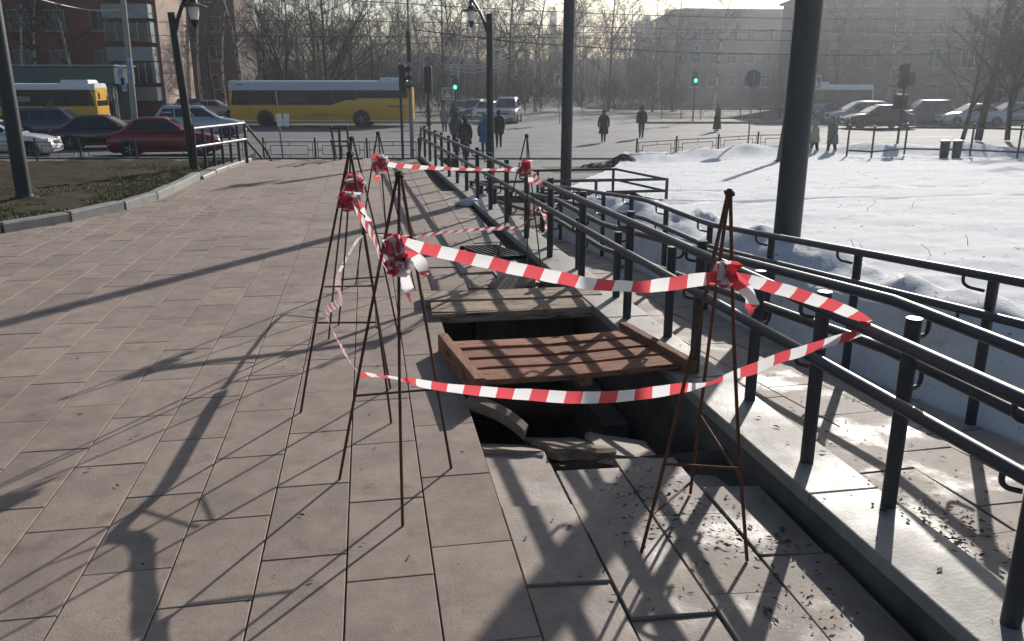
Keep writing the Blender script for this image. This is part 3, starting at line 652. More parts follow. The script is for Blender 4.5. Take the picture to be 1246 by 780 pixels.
# ================================================================== POLES, LAMPS, SIGNS
def pole(name, label, cat, base, top, r0, r1, m, n=14, group=None):
    base, top = Vector(base), Vector(top); t = thing(name, label, cat, base, group=group); b = MB()
    b.tube([base + Vector((0, 0, -.1)), base.lerp(top, .5), top], [r0, (r0+r1)/2, r1], n); b.build('shaft', m, t, world=True, smooth=True)
    b = MB(); b.lathe(base, [(r0*1.7, -.03), (r0*1.7, .02), (r0*1.15, .03), (r0*1.1, .06)], 14); b.build('foot', m, t, world=True, smooth=True); return t
def lantern(t, base, foot, arm_z, lx_, lz, px_side):
    f = Vector(foot); e = Vector((f.x + px_side, f.y, 0)); b = MB()
    pts = [Vector((f.x, f.y, arm_z)), Vector((lerp(f.x, e.x, .25), f.y, arm_z+.42)), Vector((lerp(f.x, e.x, .6), f.y, arm_z+.74)), Vector((e.x, f.y, arm_z+.95)), Vector((e.x, f.y, lz))]
    b.tube(spline(pts, 5), .035, 8); b.tube([(f.x, f.y, arm_z+.95), (e.x, f.y, arm_z+1.05)], .015, 6); b.build('arm', M_black, t, world=True, smooth=True)
    b = MB(); b.lathe((e.x, f.y, lz), [(.03, -.12), (.05, -.06), (.075, 0), (.08, .02)], 12); b.build('lantern_base', M_black, t, world=True, smooth=True)
    b = MB(); b.lathe((e.x, f.y, lz+.02), [(.07, 0), (.09, .1), (.10, .22)], 12); b.build('lantern_glass', M_lamp, t, world=True, smooth=True)
    b = MB(); b.lathe((e.x, f.y, lz+.24), [(.24, 0), (.24, .012), (.08, .07), (.07, .12), (.015, .14)], 16); b.build('lantern_hood', M_pole, t, world=True, smooth=True)
p = G(30, 241, .05); pole('street_pole', 'tall dark pole with a bolted foot on the muddy lawn', 'pole', p, p + Vector((.0, 0, 8.2)), .105, .085, M_pole)
f = G(237, 207, .04); z0 = ZAT(211, 15, f)
t = pole('street_lamp', 'black lantern street lamp beside the sunlit low railing', 'street lamp', f, (f.x-.12, f.y, z0), .082, .065, M_black)
lantern(t, None, (f.x-.12, f.y, 0), ZAT(215, 55, f), None, ZAT(232, 22, f)-.05, .39)
f = Vector((3.02, 20.6, -.9)); f = AT(597, 205, 20.6); f.z = -.95; z0 = ZAT(598, 17, f)
t = pole('street_lamp', 'black lantern street lamp behind the descending handrail, pedestrians beside it', 'street lamp', f, (f.x, f.y, z0), .10, .075, M_black)
lantern(t, None, (f.x, f.y, 0), ZAT(594, 52, f), None, ZAT(577, 27, f), -.44)
f = Vector((3.44, 14.42, -.68)); pole('street_pole', 'tall dark pole rising inside the lower landing of the ramp', 'pole', f, f + Vector((.02, 0, 7.5)), .10, .095, M_pole)
f = G(955, 311, .2); pole('street_pole', 'thick dark square-looking pole standing in the snow by the ramp', 'pole', f, f + Vector((.02, .0, 7.5)), .112, .098, M_pole)
f = G(948, 196, -.92); pole('utility_pole', 'thin leaning dark pole at the far edge of the snow', 'pole', f, f + Vector((.55, .1, ZAT(966, 2, f) - f.z)), .11, .09, M_pole)
f = G(160, 146, ROAD); f = AT(163, 140, 56); f.z = ROAD
t = pole('utility_pole', 'pale concrete utility pole with small notice boards by the bus stop', 'pole', f, (f.x+.3, f.y, 11), .20, .13, M_conc)
for u, v, h in ((157, 80, .9), (147, 92, 1.1), (151, 103, .8)):
    q = AT(u, v, f.y-.2); b = MB(); b.box(q, (.3, .05, h)); b.build('notice', mat('notice_blue', (.25, .35, .5), .5, var=.6, scale=2), t, world=True)
f = G(345, 197, ROAD); t = pole('sign_post', 'thin grey post with white papers taped round it by the road fence', 'post', f, (f.x-.1, f.y, ZAT(343, 110, f)), .035, .03, M_greypole)
for dx in (-.16, .15): b = MB(); b.box(AT(344, 146, f.y-.06) + Vector((dx*.8, 0, 0)), (.2, .02, .46), Matrix.Rotation(.2*dx*4, 3, 'Y')); b.build('paper', M_white, t, world=True)
# traffic-light mast
f = G(502, 197, ROAD); t = pole('traffic_mast', 'slim grey traffic light mast at the stair foot carrying overhead cables', 'mast', f, (f.x, f.y, ZAT(505, 38, f)), .075, .06, M_greypole)
b = MB(); zz = ZAT(505, 38, f); b.tube([(f.x, f.y, zz), (f.x+.02, f.y, zz+1.0), (f.x-.1, f.y, zz+2.4)], .03, 8); b.tube([(f.x, f.y, ZAT(503, 76, f)), (f.x, f.y, zz)], .085, 10); b.build('sleeve', M_black, t, world=True, smooth=True)
def traffic_light(name, label, c, face, base_z, side=0.):
    """c: centre; face: heading of the lenses"""
    t = thing(name, label, 'traffic light', (c[0], c[1], base_z), face); h = c[2]-base_z
    b = MB(); b.box((0, 0, h), (.28, .22, .95), cham=.02); b.build('housing', M_black, t)
    for k, col in enumerate(((.12, .01, .01), (.12, .07, .01), (.01, .09, .04))):
        z = h + .3 - .3*k; ln = MB(); ln.lathe((0, -.11, z), [(.1, 0), (.1, -.012), (.02, -.03)], 12, 'y'); lo_ = ln.build('lens', mat('lens%d' % k, col, .2), t, smooth=True)
        v = MB(); ring = [(.115*math.cos(a), .115*math.sin(a)) for a in [R(-20+22*q) for q in range(11)]]
        v.loft([[(x, -.11, z+y) for x, y in ring], [(x, -.11-.2, z+y) for x, y in ring]], cap=False, close=False); v.build('visor', M_black, lo_)
    b = MB(); b.tube([(0, .12, h-.2), (side, .14, h-.2)], .03, 6); b.tube([(side, .14, 0), (side, .14, h+.5)], .05, 8); b.build('post', M_pole, t, smooth=True); return t
f = G(502, 197, ROAD)
c = AT(490, 96, f.y-.1); traffic_light('traffic_light', 'black traffic light with hoods beside the slim grey mast, over the bus roof', c, R(80), ROAD, .34)
c = AT(521, 97, f.y+1.); traffic_light('traffic_light', 'dark traffic light behind the slim grey mast at the crossing', c, R(170), ROAD)
f = G(1097, 165, ROAD); c = AT(1100, 93, 32); t = traffic_light('traffic_light', 'dark hazy traffic light above the queue of cars', c, R(175), ROAD)
b = MB(); b.box((-.32, 0, c.z-ROAD-.1), (.24, .2, .5)); b.box((.02, 0, c.z-ROAD-1.0), (.5, .2, .6)); b.build('side_signal', M_black, t)
M_green = emis('green_signal', (.03, .55, .36), 1.6); M_walk = emis('walk_figure', (.35, 1., .8), 2.5)
def ped_light(label, u, v, Y, base_z):
    c = AT(u, v, Y); t = thing('pedestrian_signal', label, 'pedestrian light', (c.x, c.y, base_z)); h = c.z-base_z
    b = MB(); b.box((0, 0, h+.18), (.36, .2, .82), cham=.02); b.build('housing', M_black, t)
    b = MB(); b.lathe((0, -.105, h), [(.15, 0), (.15, -.012)], 16, 'y'); ln = b.build('lens', M_green, t)
    b = MB(); b.box((0, -.128, h+.075), (.045, .01, .045)); b.box((0, -.128, h+.01), (.06, .01, .08)); b.box((-.03, -.128, h-.07), (.03, .01, .1), Matrix.Rotation(.4, 3, 'Y')); b.box((.03, -.128, h-.07), (.03, .01, .1), Matrix.Rotation(-.4, 3, 'Y')); b.build('walking_figure', M_walk, ln)
    b = MB(); b.tube([(.05, .14, 0), (.05, .14, h+.8)], .05, 8); b.build('post', M_pole, t); return t
ped_light('green walking-figure signal beside the blue crossing sign', 553.5, 106, 58, ROAD)
ped_light('green walking-figure signal by the hazy grey building', 846, 98, 60, ROAD)
M_sblue = mat('sign_blue', (.06, .17, .30), .5, var=.1); M_syel = mat('sign_yellow', (.50, .52, .22), .5, var=.1)
def cross_sign(label, u, v, Y, s):
    c = AT(u, v, Y); t = thing('crossing_sign', label, 'sign', (c.x, c.y, ROAD)); h = c.z-ROAD
    b = MB(); b.box((0, 0, h), (s*1.3, .03, s*1.3)); b.build('backing', M_syel, t)
    b = MB(); b.box((0, -.02, h), (s, .012, s)); pl = b.build('plate', M_sblue, t)
    b = MB(); b.prism([(-.38*s, -.38*s), (.38*s, -.38*s), (0, .42*s)], 0, .01); b.v = [Vector((q.x, -.030-q.z, h+q.y)) for q in b.v]; tr = b.build('triangle', M_white, pl)
    b = MB(); b.lathe((.0, -.042, h+.16*s), [(.05*s, 0), (.05*s, -.004)], 8, 'y')
    b.box((0, -.045, h+.02*s), (.1*s, .006, .2*s)); b.box((-.07*s, -.045, h-.18*s), (.05*s, .006, .26*s), Matrix.Rotation(.4, 3, 'Y')); b.box((.07*s, -.045, h-.18*s), (.05*s, .006, .26*s), Matrix.Rotation(-.4, 3, 'Y')); b.box((.1*s, -.045, h+.03*s), (.16*s, .006, .05*s), Matrix.Rotation(.6, 3, 'Y')); b.build('pedestrian', M_black, tr)
    b = MB(); b.tube([(0, .05, 0), (0, .05, h+s*.7)], .035, 8); b.build('post', M_greypole, t); return t
cross_sign('blue crossing sign with yellow border next to the green signal', 545, 114, 57, .62)
t = cross_sign('blue crossing sign half hidden behind the tall dark landing pole', 682, 98, 60, .72)
q = AT(681, 113, 59.9); b = MB(); b.box(Vector((0, 0, q.z-ROAD)), (.45, .03, .5)); b.build('red_plate', mat('sign_red', (.28, .06, .06), .5), t)
t = cross_sign('crossing sign peeping out behind the thick pole in the snow', 992, 100, 44, .55)
f = G(909, 188, ROAD); c = AT(917, 96, f.y); t = thing('round_sign', 'round grey sign back on a slanting post by the road fence', 'sign', f)
b = MB(); b.tube([(0, 0, -.05), (c.x-f.x, 0, c.z-f.z+.35)], .035, 8); b.build('post', M_greypole, t)
b = MB(); b.lathe(c - f + Vector((0, .05, 0)), [(.33, 0), (.35, .01), (.35, .02), (.33, .03)], 24, 'y'); b.build('disc', mat('sign_back', (.10, .11, .12), .5), t)
c = AT(848, 62, 62); t = thing('lane_sign', 'narrow white-framed sign hanging above the far green signal', 'sign', (c.x, c.y, ROAD)); h = c.z-ROAD
b = MB(); b.box((0, 0, h), (.42, .04, .95)); b.build('plate', mat('sign_grey', (.2, .22, .24), .5), t)
b = MB(); b.box((-.18, -.03, h), (.05, .02, .95)); b.box((.18, -.03, h+.2), (.05, .02, .5)); b.box((0, -.03, h+.45), (.36, .02, .05)); b.box((0, -.03, h-.45), (.36, .02, .05)); b.box((0, -.03, h), (.3, .02, .05)); b.build('bars', M_white, t)
b = MB(); b.tube([(0, .06, 0), (0, .06, h+.5)], .05, 8); b.build('post', M_greypole, t)

# ================================================================== ROAD FENCES
def fence(label, pts, h=.72, n_sub=2.0, pattern=True):
    pts = [Vector(p) for p in pts]; t = thing('road_fence', label, 'fence', pts[0])
    for a, c in zip(pts, pts[1:]):
        L = (c-a).length; k = max(1, round(L/n_sub))
        for i in range(k):
            p, q = a.lerp(c, i/k), a.lerp(c, (i+1)/k); up = Vector((0, 0, 1)); b = MB()
            b.tube([p, p + up*(h+.08)], .035, 8); b.build('post', M_black, t, world=True)
            b = MB(); P = lambda u_, v_: p.lerp(q, u_) + up*v_*h
            for v_ in (.2, .92): b.tube([P(.0, v_), P(1, v_)], .017 if pattern else .032, 6)
            if pattern:
                for (u0, v0, u1, v1) in ((.14, .36, .86, .36), (.14, .76, .86, .76), (.14, .36, .14, .76), (.86, .36, .86, .76), (.05, .2, .05, .92), (.95, .2, .95, .92), (.5, .76, .5, .92), (.5, .2, .5, .36), (.05, .56, .14, .56), (.86, .56, .95, .56)): b.tube([P(u0, v0), P(u1, v1)], .012, 5)
            b.build('panel', M_black, t, world=True)
    b = MB(); b.tube([pts[-1], pts[-1] + Vector((0, 0, h+.08))], .035, 8); b.build('post', M_black, t, world=True)
FB = ROAD + .08
fence('black low road fence with rectangle panels between the lawn and the stair rail', [G(-60, 197, FB), G(100, 199, FB), G(300, 198, FB)], .8)
fence('black low road fence with rectangle panels at the foot of the stairs', [G(322, 198, FB), G(510, 198, FB)], .8)
fence('black low road fence with rectangle panels along the snow, dirt heap at its end', [G(774, 199, -1.05), G(822, 195, -1.05), G(873, 191, -1.05), G(921, 187, -1.05), G(985, 186, -1.05)], .78, 2.2)
fence('long dark two-rail fence on the snow ridge before the queue of cars', [G(1030, 190, -.95), G(1060, 192, -.95), G(1100, 188, -.9), G(1180, 190, -.85), G(1300, 196, -.8)], 1.05, 2.0, False)
fence('pale low barrier on the far verge with snow showing through', [RF(17, 37, ROAD), RF(36, 37, ROAD)], .9, 1.6)
# dirt heap
c = G(748, 201, -1.0); b = MB(); vs = []; NX, NY = 44, 22
for j in range(NY+1):
    for i in range(NX+1):
        x, y = (i/NX-.5)*4.6, (j/NY-.5)*2.2; e_ = math.exp(-((x-.35)/1.1)**2 - (y/.55)**2)
        vs.append((x, y, -.12 + e_*(.34 + .22*nz(x, y, 1.7)) + min(1, e_*3)*(.12*abs(nz(x, y, 4.2, 2)) + .06*abs(nz(x, y, 9, 5)))))
b.add(vs, [(j*(NX+1)+i, j*(NX+1)+i+1, (j+1)*(NX+1)+i+1, (j+1)*(NX+1)+i) for j in range(NY) for i in range(NX)])
o = b.build('dirt_heap', mat('dirt', (.045, .04, .036), .95, var=.4, scale=3, bump=1, bscale=8)); o.location = c; tag(o, 'dark heap of dirt and rubble at the edge of the snow field', 'dirt heap')
# plastic bag by ledge
bm = bmesh.new(); bmesh.ops.create_icosphere(bm, subdivisions=4, radius=1)
for v_ in bm.verts:
    k = 1 + .35*nz(v_.co.x*1.3, v_.co.y*1.3+v_.co.z, 1.2) + .22*abs(nz(v_.co.x+v_.co.z, v_.co.y, 3.1, 4)); v_.co = Vector((v_.co.x*.19*k, v_.co.y*.12*k, max(-.3, v_.co.z)*.055*k))
me = bpy.data.meshes.new('plastic_bag'); bm.to_mesh(me); bm.free(); me.materials.append(mat('bag_white', (.5, .51, .53), .45)); o = link('plastic_bag', me); o.location = G(571, 247, .02); o.rotation_euler = (0, 0, .4); tag(o, 'small crumpled white bag lying at the foot of the ledge', 'bag')
# dry stalks sticking out of the snow
b = MB(); r_ = random.Random(31)
for _ in range(34):
    y = r_.uniform(4, 20); x = r2x(y) + .6 + r_.expovariate(1/3.)
    if y > 15: continue
    p = Vector((x, y, snowz(x, y)-.02)); h = r_.uniform(.06, .2); d = Vector((r_.gauss(0, .3), r_.gauss(0, .3), 1)); b.tube([p, p + d*h*.5, p + d*h + Vector((r_.gauss(0, .05), 0, -.02))], [.004, .003, .002], 3)
b.build('dry_stalks', M_leaf, kind='stuff')['label'] = 'thin dry plant stalks poking out of the snow'
# ================================================================== OVERHEAD CABLES
def wire(label, pts, r=.016, m=M_wire, Y=None):
    b = MB(); b.tube(spline([AT(u, v, y) for u, v, y in pts], 6), r, 5); tag(b.build('overhead_cable', m), label, 'cable', 'overhead cables over the road')
wire('cable from the concrete pole past the street lamp lantern', [(-60, 21, 56), (150, 27, 56), (330, 25, 52), (505, 27, 46), (640, 30, 40), (860, 36, 40), (1300, 42, 40)])
wire('cable sagging behind the tree tops above the bus', [(-60, 40, 56), (150, 43, 56), (330, 44, 52), (505, 45, 46), (700, 46, 42), (1000, 50, 42), (1300, 52, 42)])
wire('thick cable from the traffic mast sloping across the hazy building', [(503, 36, 31.4), (560, 43, 31.6), (640, 52, 32), (760, 60, 32), (840, 64, 32), (1000, 67, 33), (1135, 66, 34), (1300, 62, 36)], .018)
wire('cable from the traffic mast top across the bright sky', [(430, 1, 31), (505, 5, 31.4), (570, 9, 32), (690, 15, 33), (840, 20, 34), (1000, 23, 34), (1300, 25, 36)], .014)
wire('faint cable through the wood above the crossing', [(300, 52, 58), (505, 53, 55), (700, 40, 50), (850, 41, 50), (1000, 36, 50), (1300, 30, 50)], .014)
wire('pale sagging cable from the upper edge to the concrete pole', [(30, -8, 50), (52, 0, 51), (90, 9, 54), (120, 13, 55), (150, 11.5, 56)], .035, M_wirew)
for k, (v0, v1) in enumerate(((65, 62), (77, 68), (80, 74), (82, 79), (86, 82))):
    wire('short glinting cable behind the lantern lamp post', [(540, v0+2-k, 60), (570, v0+2, 60), (590, v0, 60), (620, v1-6, 60)], .02, M_wirew)

# ================================================================== VEHICLES
def paint(name, col, metal=.25, dirt=(.16, .15, .14)): return mat('paint_'+name, col, .28, metal, var=.05, scale=2, coat=.6, col2=tuple(lerp(a, d, .6) for a, d in zip(col, dirt)), mixscale=1.1, lo=.55, hi=.85)
PROF = {
 'sedan': ([(0, .36, .80), (.012, .50, .90), (.05, .62, .95), (.18, .655, 1), (.5, .645, 1), (.72, .625, 1), (.85, .58, .97), (.95, .50, .91), (.99, .42, .84), (1, .33, .78)], (.10, .73, .27, .54)),
 'hatch': ([(0, .36, .82), (.012, .52, .92), (.05, .60, .96), (.18, .63, 1), (.5, .62, 1), (.74, .60, 1), (.86, .56, .97), (.95, .49, .91), (.99, .42, .84), (1, .33, .78)], (.025, .76, .12, .55)),
 'suv':   ([(0, .34, .84), (.01, .50, .93), (.04, .58, .97), (.18, .60, 1), (.5, .60, 1), (.74, .59, 1), (.87, .56, .98), (.95, .51, .93), (.99, .42, .88), (1, .33, .84)], (.02, .75, .09, .57)),
}
WHEEL = {}
def wheel_mesh(r):
    k = round(r, 3)
    if k not in WHEEL:
        b = MB(); b.lathe((0, 0, 0), [(r*.62, -.1), (r*.93, -.1), (r, -.07), (r, .07), (r*.93, .1), (r*.62, .1)], 22, 'y'); t = b.mesh('tyre', smooth=True); t.materials.append(M_tyre)
        b = MB(); b.lathe((0, 0, 0), [(r*.63, -.085), (r*.63, .085)], 20, 'y')
        for a in range(5):
            ca, sa = math.cos(a*1.2566), math.sin(a*1.2566)
            for s in (-1, 1): b.box((ca*r*.33, s*.09, sa*r*.33), (r*.58, .02, r*.16), Matrix.Rotation(-a*1.2566, 3, 'Y'))
        rm = b.mesh('rim'); rm.materials.append(M_rim); WHEEL[k] = (t, rm)
    return WHEEL[k]
def wheels(t, xs, W_, r):
    tm, rm = wheel_mesh(r)
    for x in xs:
        for s in (-1, 1):
            o = link('wheel', tm, t); o.location = (x, s*(W_/2-.095), r); q = link('rim', rm, o)
def car(label, pm, kind, L, W_, H_, loc, head, lights=True, rack=False, lettering=False, group='cars on the road'):
    t = thing('car', label, 'car', loc, head, group); prof, (r0, f0, r1, f1) = PROF[kind]; rings = []; zb0 = .17
    for (x, zt, wf) in prof:
        X = (x-.5)*L; w2 = W_/2*wf; Z = zt*H_; zb = zb0 + (.06 if x < .03 or x > .97 else 0); 
        rings.append([(X, -w2*.86, zb), (X, -w2*.98, zb+.1), (X, -w2, lerp(zb, Z, .55)), (X, -w2*.97, Z-.07), (X, -w2*.88, Z-.01), (X, -w2*.45, Z+.015), (X, w2*.45, Z+.015), (X, w2*.88, Z-.01), (X, w2*.97, Z-.07), (X, w2, lerp(zb, Z, .55)), (X, w2*.98, zb+.1), (X, w2*.86, zb)])
    b = MB(); b.loft(rings); body = b.build('body', pm, t, smooth=50)
    z0 = prof[4][1]*H_ - .02; z1 = H_; y0, y1 = W_/2*.94, W_/2*.70
    xs = [(q-.5)*L for q in (r0, f0, r1, f1)]
    def S(s, tt, sd, off=0.): return Vector((lerp(lerp(xs[0], xs[1], s), lerp(xs[2], xs[3], s), tt), sd*(lerp(y0, y1, tt)+off), lerp(z0, z1-.045, tt) + off*.3))
    rg = []
    for tt in (0, .5, .88, 1.0):
        ty = min(tt, .94) if tt < 1 else 1; ins = 0 if tt < 1 else .09
        a = [Vector((lerp(xs[0], xs[2], ty) + ins*1.2, 0, 0)), Vector((lerp(xs[1], xs[3], ty) - ins*1.2, 0, 0))]; y = lerp(y0, y1, ty) - ins; z = lerp(z0, z1-.045, ty) + (.045 if tt == 1 else 0)
        rg.append([(a[0].x, -y*.9, z), (a[0].x+.1, -y, z), (a[1].x-.1, -y, z), (a[1].x, -y*.88, z), (a[1].x, y*.88, z), (a[1].x-.1, y, z), (a[0].x+.1, y, z), (a[0].x, y*.9, z)])
    b = MB(); b.loft(rg); b.build('cabin', pm, t, smooth=35)
    for sd in (-1, 1):
        for (s0, s1) in ((.07, .30), (.325, .60), (.625, .93)) if kind != 'sedan' else ((.10, .46), (.49, .93)):
            b = MB(); o = .008; b.quad(S(s0, .12, sd, o), S(s1, .12, sd, o), S(s1, .84, sd, o), S(s0, .84, sd, o)); wn = b.build('side_window', M_glass, t)
            if lettering and s0 == .07:
                b = MB()
                for k in range(5): p = S(lerp(s0, s1, .2+.14*k), .5, sd, .014); b.box(p, (.07, .006, .07 if k % 2 else .1))
                b.build('lettering', M_white, wn)
        b = MB(); m_ = S(.9, .12, sd, .09); b.box(m_, (.12, .18, .12), cham=.03); b.build('mirror', M_plastic if lettering else pm, t)
        b = MB(); p = Vector((0, sd*(W_/2+.004), z0-.14))
        for dx in (-.02, .22): b.box(p + Vector((dx*L, 0, 0)), (.16, .02, .025))
        b.build('door_handle', M_plastic, t)
        b = MB(); b.box((0, sd*(W_/2*.985), .24), (L*.5, .03, .09)); b.build('side_sill', M_plastic, t)
        b = MB(); b.box(((.965-.5)*L, sd*W_/2*.70, .46*H_), (.12, .34, .15), cham=.03); b.build('headlight', M_lamp, t)
        b = MB(); b.box(((.02-.5)*L, sd*W_/2*.80, .53*H_), (.06, .22, .17), cham=.02); b.build('tail_light', M_tail, t)
    for nm, xa, xb, sg in (('windscreen', xs[1], xs[3], 1), ('rear_window', xs[0], xs[2], -1)):
        f_ = lambda tt, s: (lerp(xa, xb, tt) + sg*.014, s*lerp(y0, y1, tt)*.84, lerp(z0, z1-.045, tt)+.01)
        b = MB(); b.quad(f_(.1, -1), f_(.1, 1), f_(.9, 1), f_(.9, -1)); b.build(nm, M_glass, t)
    b = MB(); b.box((L/2-.02, 0, .33), (.08, W_*.72, .13), cham=.02); b.box((L/2-.03, 0, .33*H_+.1), (.06, W_*.4, .12)); b.build('grille', M_plastic, t)
    b = MB(); b.box((L/2+.02, 0, .40), (.012, .5, .11)); b.build('number_plate', M_white, t)
    rw = .31 if kind != 'suv' else .345
    for x in (-L*.305, L*.315):
        for s in (-1, 1):
            b = MB(); b.lathe((x, s*W_/2*.985, rw+.01), [(rw*1.14, -.02), (rw*1.14, .02)], 22, 'y'); b.build('wheel_arch', M_plastic, t)
    wheels(t, (-L*.305, L*.315), W_+.1, rw)
    if rack:
        for s in (-1, 1): b = MB(); b.tube([(xs[2], s*y1*.9, z1+.0), (xs[2]+.15, s*y1*.9, z1+.07), (xs[3]-.2, s*y1*.9, z1+.07), (xs[3], s*y1*.9, z1-.01)], .018, 6); b.build('roof_rail', M_greypole, t)
    return t
RT, LT = UA, UA + math.pi
def spot(u, v): return G(u, v, ROAD)
P_red = paint('red', (.19, .008, .012)); P_dk = paint('dark', (.018, .022, .032)); P_blue = paint('slate', (.06, .075, .11)); P_wh = paint('white', (.62, .63, .62), .0); P_sil = paint('silver', (.34, .36, .39), .4); P_beige = paint('beige', (.36, .33, .28), .1); P_gr = paint('graphite', (.05, .055, .06)); P_lb = paint('pale_blue', (.42, .47, .55), .1)
P2 = mat('yellow_bus', (.66, .36, .014), .38, var=.08, scale=1.4, col2=(.36, .22, .05), mixscale=.7, lo=.5, hi=.8, coat=.3)
def shift(p, du): return p + U*du
car('white sedan cut off by the dark pole, nose over the road fence', P_wh, 'sedan', 4.4, 1.72, 1.46, shift(spot(71, 191), -2.35), R(2))
car('slate blue crossover in front of the yellow minibus', P_blue, 'suv', 4.45, 1.8, 1.62, spot(75, 169.5), R(3))
car('black sedan between the blue crossover and the red sedan', P_dk, 'sedan', 4.45, 1.74, 1.47, spot(132, 180), R(4))
car('dark red sedan behind the street lamp and low fence', P_red, 'sedan', 4.3, 1.74, 1.52, spot(205, 188.5), R(5))
car('pale estate car with lettering on its rear side window and roof rails', P_lb, 'hatch', 4.75, 1.76, 1.68, spot(245, 166.5), R(4), rack=True, lettering=True)
car('dark car on the far side road behind the pale estate car', P_gr, 'suv', 4.4, 1.75, 1.6, spot(243, 143), RT+.2)
car('beige car on the far side road in front of the big bus', P_beige, 'sedan', 4.3, 1.72, 1.5, spot(263, 143), RT+.1)
car('pale silver off-roader facing the crossing, right of the lantern lamp', P_sil, 'suv', 4.7, 1.9, 1.85, spot(617, 149), R(255))
car('white car parked behind the lantern lamp post', P_wh, 'hatch', 4.0, 1.7, 1.5, spot(592, 146), R(250))
car('dark car in the parked row, second from the off-roader', P_gr, 'suv', 4.4, 1.78, 1.6, spot(577, 145), R(255))
car('dark parked car with a pale bonnet edge beyond the pedestrians', P_dk, 'sedan', 4.4, 1.75, 1.48, spot(560, 144), R(250))
car('grey parked car at the end of the row beyond the crossing', P_sil, 'hatch', 4.0, 1.7, 1.5, spot(586, 141.5), R(260))
car('dark car at the front of the hazy queue facing the thick pole', P_dk, 'sedan', 4.5, 1.8, 1.5, spot(1066, 156), LT)
car('silver car in the hazy queue just behind the front one', P_sil, 'hatch', 4.4, 1.78, 1.62, spot(1042, 151), LT)
car('dark off-roader in the hazy queue beside the minibus', P_gr, 'suv', 4.6, 1.85, 1.75, spot(1024, 148), LT)
car('boxy graphite off-roader under the hazy traffic light', P_gr, 'suv', 4.2, 1.8, 1.7, spot(1121, 151), LT)
car('pale sedan with glinting bonnet behind the dark tree trunks', P_lb, 'sedan', 4.4, 1.75, 1.5, spot(1180, 153), LT)
car('grey car behind the pale sedan, glint on its roof', P_sil, 'hatch', 4.2, 1.72, 1.55, spot(1228, 150), LT)

